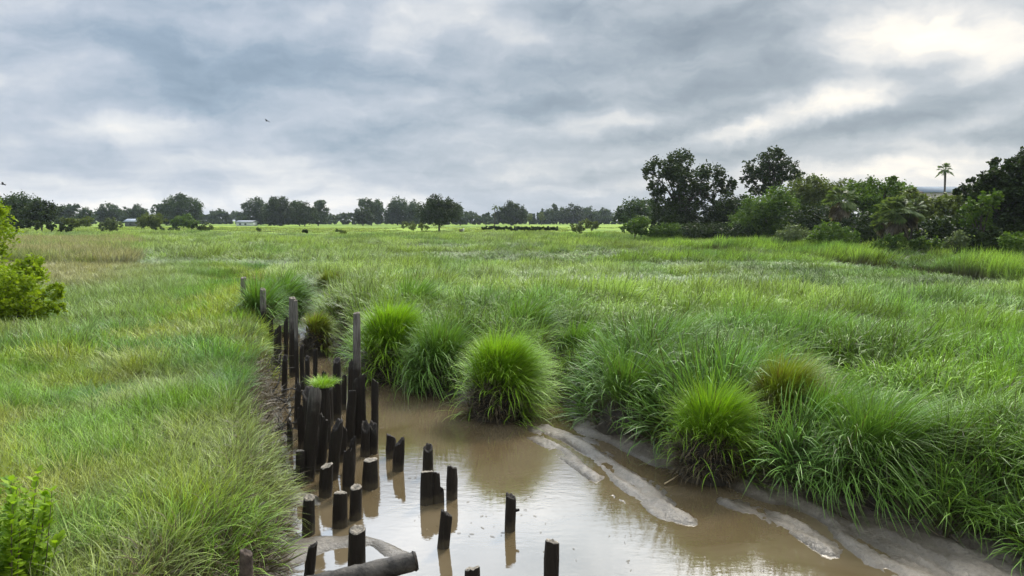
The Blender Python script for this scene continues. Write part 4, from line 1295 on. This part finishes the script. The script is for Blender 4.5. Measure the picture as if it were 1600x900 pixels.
def fan_palm(Y, px, py_head, r_px, base_py_px, label, seed, skirt=True, trunk_px=3.0, nfr=34, zb=1.2, trunk_vis=True):
    g = np.random.default_rng(seed)
    Y = near_right(Y, px)
    hd = atY(px, py_head, Y)
    root = empty('palm_tree', (hd[0], Y, zb)); tag(root, label, 'palm', RT if skirt else None)
    H = hd[2] - zb; rm = r_px * Y / F; tr = trunk_px / 2 * Y / F
    v, q = tube([(0, 0, -0.3), (0, 0, H * 0.3), (0.05 * rm, 0, H * 0.7), (0, 0, H)], [tr * 1.3, tr, tr * 0.9, tr * 1.1], 8, jitter=0.12)
    obj('trunk', mesh_np('trunk', v, q, M_BARK, True), root)

    def fronds(n, elmin, elmax, L):
        V, Q = [], []
        for i in range(n):
            a = g.random() * 2 * math.pi; e = R(elmin + (elmax - elmin) * g.random())
            d = np.array([math.cos(a) * math.cos(e), math.sin(a) * math.cos(e), math.sin(e)])
            side = np.array([-math.sin(a), math.cos(a), 0.0]); up = np.cross(side, d) * -1
            Lf = L * (0.8 + 0.4 * g.random())
            hub = d * Lf * 0.5
            for s in np.linspace(-1.2, 1.2, 11):
                dd = d * math.cos(s) + side * math.sin(s) + np.array([0, 0, -0.25])
                ll = Lf * 0.55 * (1 - 0.25 * abs(s))
                m1 = hub + dd * ll * 0.6; tp = hub + dd * ll + np.array([0, 0, -0.18 * ll])
                wv_ = up * 0.04 * Lf + side * 0.05 * Lf * math.cos(s)
                o = len(V)
                V += [hub - wv_ * 0.3, hub + wv_ * 0.3, m1 + wv_, m1 - wv_, tp + wv_ * 0.2, tp - wv_ * 0.2]
                Q += [(o, o + 1, o + 2, o + 3), (o + 3, o + 2, o + 4, o + 5)]
            o = len(V); w = side * 0.02 * Lf + up * 0.012 * Lf
            V += [np.zeros(3) - w, w, hub + w, hub - w]; Q.append((o, o + 1, o + 2, o + 3))
        V = np.array(V) + np.array([0, 0, H])
        return V, np.array(Q), np.repeat(g.random(len(V) // 2 + 1), 2)[:len(V)]
    V, Q, rn = fronds(nfr, -35, 85, rm)
    obj('crown', mesh_np('crown', V, Q, M_FROND, attrs={'rnd': rn, 'cl': rn}), root)
    if skirt:
        V, Q, rn = fronds(nfr // 2, -80, -35, rm * 0.95)
        obj('dead_frond_skirt', mesh_np('dead_frond_skirt', V, Q, M_DEADFROND, attrs={'rnd': rn, 'cl': rn}), root)
    return root


fan_palm(230, 1477, 266, 13, 350, 'slender lone palm standing above the grey roof', 31, False, 3.2, 26)
fan_palm(114, 1312, 314, 26, 380, 'palmetto with a skirt of dead fronds, behind the dark bush', 32)
fan_palm(102, 1402, 334, 34, 380, 'palmetto with hanging tan fronds, larger and nearer than the other', 33, nfr=44)
fan_palm(105, 1425, 330, 24, 380, 'smaller palmetto crowding the right side of the larger one', 34)
fan_palm(103, 1378, 345, 20, 380, 'low palmetto crowding the left side of the larger one', 36)
fan_palm(380, 773, 324, 6, 343, 'tiny distant palm beside the dome-shaped tree', 35, False, 1.3, 20, 1.6)

# far tree line: (distance, lobes, base px, material, label)
FT = [
    (190, [(20, 322, 16), (35, 318, 14), (8, 325, 14), (50, 332, 12), (28, 336, 16)], 24, M_LEAF_FAR, 'bluish tree behind the yellow-green one at the far left'),
    (185, [(60, 326, 13), (72, 325, 12), (66, 338, 14), (48, 340, 12), (80, 336, 9)], 64, M_LEAF_DARK, 'dense rounded dark tree, second from the left edge'),
    (320, [(98, 328, 8), (108, 326, 7), (104, 335, 8), (92, 334, 6), (118, 322, 4)], 104, M_LEAF_FAR, 'airy tree with see-through gaps behind the reed band'),
    (300, [(132, 332, 7), (137, 338, 7), (127, 340, 5)], 133, M_LEAF_FAR, 'small pointed tree right of the airy one'),
    (340, [(170, 326, 9), (160, 333, 8), (180, 333, 8), (170, 338, 8)], 169, M_LEAF_FAR, 'rounded tree behind the grey-green bush'),
    (360, [(196, 330, 6), (192, 337, 6), (200, 337, 5)], 196, M_LEAF_FAR, 'narrow tree right of the rounded one'),
    (350, [(218, 328, 8), (210, 334, 7), (226, 334, 6), (217, 339, 7)], 217, M_LEAF_FAR, 'roundish tree above the little shed roof'),
    (300, [(281, 318, 14), (262, 324, 11), (298, 322, 12), (246, 327, 8), (275, 335, 15), (258, 338, 10), (300, 336, 10), (284, 308, 6)], 277, M_LEAF_FAR, 'largest spreading tree of the left tree line'),
    (420, [(336, 334, 6), (345, 333, 6), (328, 338, 5), (355, 337, 5)], 338, M_LEAF_FAR, 'low tree in the far gap, left of the white building'),
    (460, [(368, 336, 6), (378, 338, 5), (360, 339, 4)], 368, M_LEAF_FAR, 'small pale tree right above the white building'),
    (330, [(400, 318, 9), (392, 328, 8), (408, 330, 11), (384, 322, 5), (404, 340, 9)], 402, M_LEAF_FAR, 'tree at the left end of the joined middle group'),
    (300, [(428, 314, 8), (438, 320, 12), (425, 328, 13), (445, 332, 12), (436, 340, 10)], 437, M_LEAF_DARK, 'highest tree of the joined middle group'),
    (310, [(466, 322, 9), (460, 332, 11), (472, 334, 10)], 468, M_LEAF_FAR, 'broad tree in the joined middle group, right of the highest'),
    (285, [(476, 326, 9), (484, 336, 10), (474, 340, 8), (470, 330, 8)], 476, M_LEAF_DARK, 'nearest tree of the joined middle group with a visible trunk'),
    (315, [(498, 320, 8), (503, 332, 8), (492, 334, 9)], 497, M_LEAF_FAR, 'tree closing the right end of the joined middle group'),
    (450, [(519, 337, 4), (517, 341, 3)], 519, M_LEAF_FAR, 'tiny tree just right of the joined middle group'),
    (440, [(534, 336, 5), (546, 337, 4), (528, 340, 4)], 536, M_LEAF_FAR, 'low distant tree between the two middle groups'),
    (340, [(571, 318, 8), (588, 319, 8), (580, 330, 11), (592, 332, 8)], 580, M_LEAF_FAR, 'twin-headed tree left of the long dark grove'),
    (300, [(566, 332, 9), (573, 338, 9), (560, 339, 7)], 567, M_LEAF_DARK, 'low round tree in front of the twin-headed one'),
    (350, [(622, 319, 10), (612, 328, 10), (632, 326, 10), (620, 337, 10), (608, 336, 7)], 621, M_LEAF_FAR, 'wide dark tree left of the mushroom-shaped one'),
    (345, [(648, 322, 8), (642, 332, 9), (650, 338, 8)], 645, M_LEAF_FAR, 'tree tucked behind the left side of the mushroom-shaped one'),
    (235, [(686, 322, 13), (670, 330, 13), (702, 330, 13), (686, 336, 14), (664, 338, 8), (708, 338, 7), (680, 315, 8), (698, 318, 8)], 686, M_LEAF_DARK, 'mushroom-shaped tree on a short bare trunk in the meadow'),
    (330, [(716, 326, 6), (722, 334, 7), (712, 336, 6)], 719, M_LEAF_FAR, 'narrow tree peeking out right of the mushroom-shaped one'),
    (470, [(738, 336, 6), (748, 340, 4), (730, 340, 5)], 739, M_LEAF_FAR, 'low far tree at the gap in the tree line'),
    (330, [(800, 324, 10), (788, 331, 9), (812, 331, 9), (800, 334, 12), (780, 335, 5), (819, 336, 5)], 800, M_LEAF_DARK, 'dome-shaped dark tree behind the flower bed hedge'),
    (350, [(826, 338, 4), (827, 343, 3)], 827, M_LEAF_OLIVE, 'small thin tree right of the dome-shaped one'),
    (350, [(846, 336, 4), (847, 341, 3)], 846, M_LEAF_OLIVE, 'second small thin tree, between the dome and the long grove'),
    (430, [(852, 333, 6), (865, 331, 7), (858, 338, 6)], 858, M_LEAF_FAR, 'tree at the left end of the long right grove'),
    (420, [(866, 322, 3), (868, 326, 3), (876, 332, 7)], 870, M_LEAF_FAR, 'tree with a spiky top poking out of the long right grove'),
    (410, [(896, 327, 8), (886, 333, 8), (905, 334, 8)], 896, M_LEAF_DARK, 'highest rounded tree of the long right grove'),
    (420, [(920, 330, 8), (912, 336, 7), (928, 336, 7)], 920, M_LEAF_FAR, 'tree right of the highest one in the long grove'),
    (430, [(942, 332, 7), (952, 335, 6), (936, 338, 6)], 944, M_LEAF_FAR, 'tree at the right end of the long grove'),
    (480, [(765, 341, 4), (756, 342, 4)], 760, M_LEAF_FAR, 'faint low tree beyond the gap'),
    (480, [(312, 338, 5), (320, 339, 5), (306, 339, 4)], 313, M_LEAF_FAR, 'faint tree right of the largest spreading tree'),
    (470, [(148, 340, 5), (155, 341, 4)], 150, M_LEAF_FAR, 'faint low tree far behind the reeds'),
]
for i, (Y, bl, bp, m, lb) in enumerate(FT):
    Y = Y * 1.4 if Y >= 285 else Y
    s = 0.42 if Y < 240 else (0.75 if Y < 520 else 1.0)
    tree('tree', Y, bl, bp, m, lb, 'tree', 1.5 if Y > 200 else 1.2, s, 1.0, 40 + i, group=FAR, limbs=Y < 520, deep=0.5)

# the wood beyond: one mass, nothing in it to count
def woods():
    g = np.random.default_rng(5)
    C, Rr, per = [], [], []
    for px in np.arange(-120, 1720, 7.0):
        Y = 560 + 60 * (vnoise(px * 0.02, 0.0, 3) - 0.5)
        top = 332 + 9 * float(vnoise(px * 0.035, 1.0, 4)) - 3 * float(vnoise(px * 0.15, 1.0, 6))
        for py in (top + 2.5, 342, 347):
            p = atY(px + g.random() * 4, py, Y); C.append(p + np.array([0, (g.random() - 0.5) * 20, 0])); Rr.append(4.0 * Y / F); per.append(240)
    V, Q, rn, cl = leaf_cards(C, Rr, per, 1.3, g, shell=0.3)
    tag(obj('distant_woods', mesh_np('distant_woods', V, Q, M_LEAF_FAR, attrs={'rnd': rn, 'cl': cl})), 'hazy low band of woods along the horizon behind the tree line', 'woods', kind='stuff')


woods()

# shrubs of the meadow
MS = [
    (170, [(172, 352, 8), (162, 354, 6), (183, 353, 7), (172, 346, 6)], 172, M_LEAF_GREY, 'round grey-green bush beyond the reeds', 0.35),
    (150, [(40, 350, 8), (55, 352, 8), (68, 354, 6), (30, 354, 6)], 48, M_LEAF_DARK, 'dark low thicket at the left end of the reed band', 0.35),
    (152, [(82, 354, 6), (95, 355, 6), (106, 356, 5)], 94, M_LEAF_DARK, 'dark low thicket behind the reed band', 0.35),
    (175, [(120, 348, 8), (133, 346, 8), (110, 350, 7), (100, 346, 6)], 118, M_LEAF_OLIVE, 'olive scrub bush under the airy tree', 0.35),
    (230, [(232, 344, 8), (246, 342, 7), (222, 348, 6), (240, 350, 6)], 236, M_LEAF_OLIVE, 'pale olive bush beside the little shed roof', 0.4),
    (235, [(280, 346, 7), (290, 344, 8), (300, 348, 6), (272, 350, 5)], 286, M_LEAF_MID, 'fresh green bush under the largest spreading tree', 0.4),
    (180, [(254, 358, 3), (266, 358, 3), (278, 358, 3), (244, 358, 2)], 262, M_LEAF_DARK, 'long low dark hedge in the left meadow', 0.25),
    (175, [(308, 355, 6), (315, 357, 4)], 310, M_LEAF_DARK, 'left one of two small meadow bushes', 0.3),
    (175, [(324, 355, 6), (318, 358, 3)], 323, M_LEAF_OLIVE, 'right one of two small meadow bushes', 0.3),
    (150, [(532, 362, 4), (526, 360, 2), (538, 363, 3)], 532, M_LEAF_OLIVE, 'small weedy bush in the middle meadow', 0.25),
    (200, [(632, 352, 4), (645, 353, 5), (658, 354, 4), (667, 355, 3)], 650, M_LEAF_OLIVE, 'low bushes hugging the left of the mushroom-shaped tree', 0.3),
    (165, [(900, 355, 7), (914, 350, 8), (926, 353, 7), (908, 360, 5), (932, 350, 4)], 915, M_LEAF_OLIVE, 'loose yellowish shrub alone in the right meadow', 0.3),
    (145, [(476, 361, 3), (479, 362, 2)], 477, M_LEAF_DARK, 'tiny dark bush below the joined middle group', 0.22),
    (200, [(403, 358, 2), (405, 359, 2)], 404, M_LEAF_OLIVE, 'tiny olive bush in the meadow right of the white building', 0.25),
]
for i, (Y, bl, bp, m, lb, s) in enumerate(MS):
    tree('shrub', Y, bl, bp, m, lb, 'shrub', 1.15 if Y < 160 else 1.35, s, 1.2, 120 + i, group='shrubs in the meadow', limbs=False, deep=0.4, trunk_top=0.5)

# long clipped bed of dark plants before the dome-shaped tree
hed = []
for i in range(22):
    hed.append((756 + i * 5.4, 357.5 - (1.5 if i < 8 else 0.5), 3.2))
tree('hedge', 172, hed, 812, M_LEAF_DARK, 'long low dark reddish hedge in front of the dome-shaped tree', 'hedge', 1.35, 0.3, 1.4, 160, limbs=False, deep=1.0, trunk_top=0.3)

# near shrubs on the left bank
tree('bush', 27.0, [(12, 442, 32), (45, 440, 26), (68, 460, 16), (26, 414, 18), (5, 478, 34), (48, 478, 26), (-35, 450, 50), (76, 484, 10), (-40, 490, 44), (56, 424, 10)],
     20, M_LEAF_YEL, 'bright yellow-green bush at the left edge, halfway back', 'bush', 1.0, 0.115, 1.5, 201, trunk_r=0.05, deep=0.9)
tree('small_tree', 31.0, [(-12, 330, 18), (-4, 372, 14), (-30, 360, 36), (-12, 315, 10), (-4, 390, 16), (0, 420, 16), (-45, 320, 36), (-35, 420, 46), (6, 352, 7)],
     -30, M_LEAF_YEL, 'taller yellow-green tree cut off by the left edge above the bush', 'tree', 1.0, 0.12, 1.2, 202, trunk_r=0.08, deep=0.8)

# broad-leaved bush at the bottom left corner
def leafy_bush():
    g = np.random.default_rng(303)
    c = at(-45, 960, 1.05)
    root = empty('broadleaf_bush', (c[0], c[1], 0.95))
    tag(root, 'broad-leaved bright lime bush at the bottom left corner', 'bush')
    stems, V, Q, rn, cl = [], [], [], [], []
    for i in range(80):
        a = g.random() * 6.28; rr = 0.55 * math.sqrt(g.random())
        b0 = np.array([rr * math.cos(a), rr * math.sin(a), -0.1])
        Hs = 0.75 + 0.75 * g.random()
        lean = np.array([math.cos(a), math.sin(a), 0]) * (0.1 + 0.25 * g.random())
        tp = b0 + lean + np.array([0, 0, Hs])
        stems.append(tube([b0, (b0 + tp) / 2 + lean * 0.15, tp], [0.008, 0.006, 0.003], 5))
        cv = g.random()
        for s in np.linspace(0.35, 1.0, 13):
            for w in range(4):
                p = b0 + (tp - b0) * s
                la = g.random() * 6.28; le = R(15 + 45 * g.random())
                L = (0.10 + 0.05 * g.random()) * (1.15 - 0.3 * s)
                d = np.array([math.cos(la) * math.cos(le), math.sin(la) * math.cos(le), math.sin(le)])
                sd2 = np.array([-math.sin(la), math.cos(la), 0.25 * (g.random() - 0.5)]); wd = L * 0.27
                nrm = np.cross(d, sd2)
                o = len(V)
                V += [p, p + d * L * 0.4 + sd2 * wd + nrm * 0.006, p + d * L * 0.45, p + d * L * 0.4 - sd2 * wd + nrm * 0.006,
                      p + d * L * 0.75 + sd2 * wd * 0.7, p + d * L * 0.75 - sd2 * wd * 0.7, p + d * L - np.array([0, 0, 0.01])]
                Q += [(o, o + 1, o + 2, o + 3), (o + 1, o + 4, o + 6, o + 2), (o + 3, o + 2, o + 6, o + 5)]
                r_ = g.random(); rn += [r_] * 7; cl += [cv] * 7
    v, q = merge(stems)
    obj('stems', mesh_np('stems', v, q, M_STEM, True), root)
    obj('leaves', mesh_np('leaves', V, Q, M_LEAF_LIME, attrs={'rnd': rn, 'cl': cl}), root)
    for ang_, off in ((0, 0),):
        pass


leafy_bush()


# ------------------------------------------------------------------ buildings, far away
def box(x0, x1, y0, y1, z0, z1):
    v = np.array([(x0, y0, z0), (x1, y0, z0), (x1, y1, z0), (x0, y1, z0), (x0, y0, z1), (x1, y0, z1), (x1, y1, z1), (x0, y1, z1)], float)
    q = np.array([(0, 3, 2, 1), (4, 5, 6, 7), (0, 1, 5, 4), (1, 2, 6, 5), (2, 3, 7, 6), (3, 0, 4, 7)])
    return v, q


def gable(x0, x1, y0, y1, z0, h, ov=0.5):
    x0 -= ov; x1 += ov; y0 -= ov; y1 += ov
    ym = (y0 + y1) / 2; t_ = 0.25
    v = [(x0, y0, z0), (x1, y0, z0), (x1, ym, z0 + h), (x0, ym, z0 + h), (x0, y1, z0), (x1, y1, z0)]
    v += [(a_, b_, c_ - t_) for a_, b_, c_ in v]
    q = [(0, 1, 2, 3), (3, 2, 5, 4), (7, 6, 9, 8), (8, 9, 10, 11), (0, 6, 7, 1), (4, 5, 11, 10), (0, 3, 9, 6), (3, 4, 10, 9), (1, 7, 8, 2), (2, 8, 11, 5)]
    return np.array(v), np.array(q)


def building(name, Y, px0, px1, py_base, py_eave, py_ridge, wallc, roofc, depth, label, wins):
    a_, b_ = atY(px0, py_base, Y), atY(px1, py_eave, Y)
    x0, x1 = a_[0], b_[0]; z0, z1 = min(a_[2], 1.2), b_[2]
    root = empty(name, ((x0 + x1) / 2, Y, z0)); tag(root, label, 'building')
    W2 = (x1 - x0) / 2; Hh = z1 - z0
    v, q = box(-W2, W2, 0, depth, 0, Hh)
    obj('wall', mesh_np('wall', v, q, plain_mat('painted_wall', wallc, 0.7, 0.08, 0.5)), root)
    v, q = gable(-W2, W2, 0, depth, Hh + 0.02, atY(px0, py_ridge, Y)[2] - z1)
    obj('roof', mesh_np('roof', v, q, plain_mat('roof_sheet', roofc, 0.95, 0.1, 0.7)), root)
    for f in wins:
        wv_, wq = box(-W2 + 2 * W2 * f - 0.5, -W2 + 2 * W2 * f + 0.5, -0.06, 0.02, Hh * 0.4, Hh * 0.75)
        obj('window', mesh_np('window', wv_, wq, plain_mat('dark_glass', (0.05, 0.06, 0.07), 0.15, 0.05, 1)), root)
    return root


building('clubhouse', 400, 369, 393, 351, 347, 344.5, (0.62, 0.63, 0.64), (0.30, 0.32, 0.35), 9, 'small white building with a pale roof in front of the far trees', (0.25, 0.6))
building('shed', 380, 195, 212, 352, 346, 342, (0.10, 0.10, 0.09), (0.30, 0.33, 0.38), 7, 'low shed with a grey roof among the left trees', (0.5,))
building('large_building', 260, 1436, 1525, 345, 300, 289, (0.42, 0.36, 0.33), (0.16, 0.19, 0.22), 26, 'large grey-roofed building behind the scrub and the lone palm', (0.1, 0.3, 0.5, 0.7, 0.9))
building('cottage', 190, 1427, 1438, 345, 300, 296, (0.55, 0.40, 0.32), (0.22, 0.16, 0.14), 8, 'small pinkish building peeking over the olive bush', (0.5,))

# maintenance bin in the meadow
c = at(722, 363, 1.3)
root = empty('utility_box', c); tag(root, 'tiny brown and white box standing in the middle meadow', 'box')
v, q = box(-0.75, 0.25, -0.4, 0.4, 0, 1.0)
obj('cabinet', mesh_np('cabinet', v, q, plain_mat('brown_paint', (0.12, 0.10, 0.06), 0.7, 0.2)), root)
v, q = box(0.26, 0.62, -0.4, 0.4, 0.2, 1.2)
obj('side_panel', mesh_np('side_panel', v, q, plain_mat('white_paint', (0.6, 0.58, 0.5), 0.6, 0.1)), root)


# ------------------------------------------------------------------ birds
def bird(px, py, Y, span, head, label, seed):
    g = np.random.default_rng(seed)
    c = atY(px, py, Y)
    prof = [(-0.42, 0.01, 0.0), (-0.3, 0.045, 0.0), (-0.1, 0.085, 0.0), (0.08, 0.09, 0.0), (0.2, 0.06, 0.02), (0.28, 0.055, 0.035), (0.34, 0.03, 0.03), (0.42, 0.005, 0.02)]
    k = span / 1.6
    v, q = tube([(x_ * k, 0, z_ * k) for x_, r_, z_ in prof], [r_ * k for x_, r_, z_ in prof], 8)
    o = obj('bird', mesh_np('bird', v, q, plain_mat('bird_feathers', (0.05, 0.05, 0.055), 0.8, 0.2), True), None, c)
    o.rotation_euler = (R(18), 0, head)
    tag(o, label, 'bird')
    for sg in (-1, 1):
        s = [0, 0.3, 0.55, 0.8]
        zz = [0, 0.16, 0.14, 0.06]; ch = [0.15, 0.13, 0.09, 0.02]; sw = [0, 0.03, -0.04, -0.14]
        V = []
        for a_, z_, c_, w_ in zip(s, zz, ch, sw):
            for th in (0.008, -0.008):
                V += [((w_ + c_) * k, sg * a_ * k, (z_ + th) * k), ((w_ - c_) * k, sg * a_ * k, (z_ + th * 0.3) * k)]
        Q = []
        for i in range(3):
            o0, o1 = 4 * i, 4 * (i + 1)
            Q += [(o0, o0 + 1, o1 + 1, o1), (o0 + 2, o1 + 2, o1 + 3, o0 + 3), (o0, o1, o1 + 2, o0 + 2), (o0 + 1, o0 + 3, o1 + 3, o1 + 1)]
        obj('wing', mesh_np('wing', V, Q, plain_mat('wing_feathers', (0.045, 0.045, 0.05), 0.8, 0.2)), o)


bird(417, 189, 90, 0.95, R(160), 'small dark bird flying high against the grey clouds', 1)
bird(5, 288, 70, 0.95, R(200), 'dark bird flying just above the trees at the left edge', 2)


# ------------------------------------------------------------------ air
def haze_box():
    v, q = box(-1900, 1900, -120, 1950, -2.0, 60.0)
    m, t, out = new_mat('haze_air')
    pv = t.add('ShaderNodeVolumePrincipled')
    pv.inputs['Color'].default_value = (0.80, 0.88, 1.0, 1)
    pv.inputs['Density'].default_value = 0.00009
    pv.inputs['Anisotropy'].default_value = 0.2
    t.l.new(pv.outputs[0], out.inputs['Volume'])
    tag(obj('haze', mesh_np('haze', v, q, m)), kind='stuff')


haze_box()
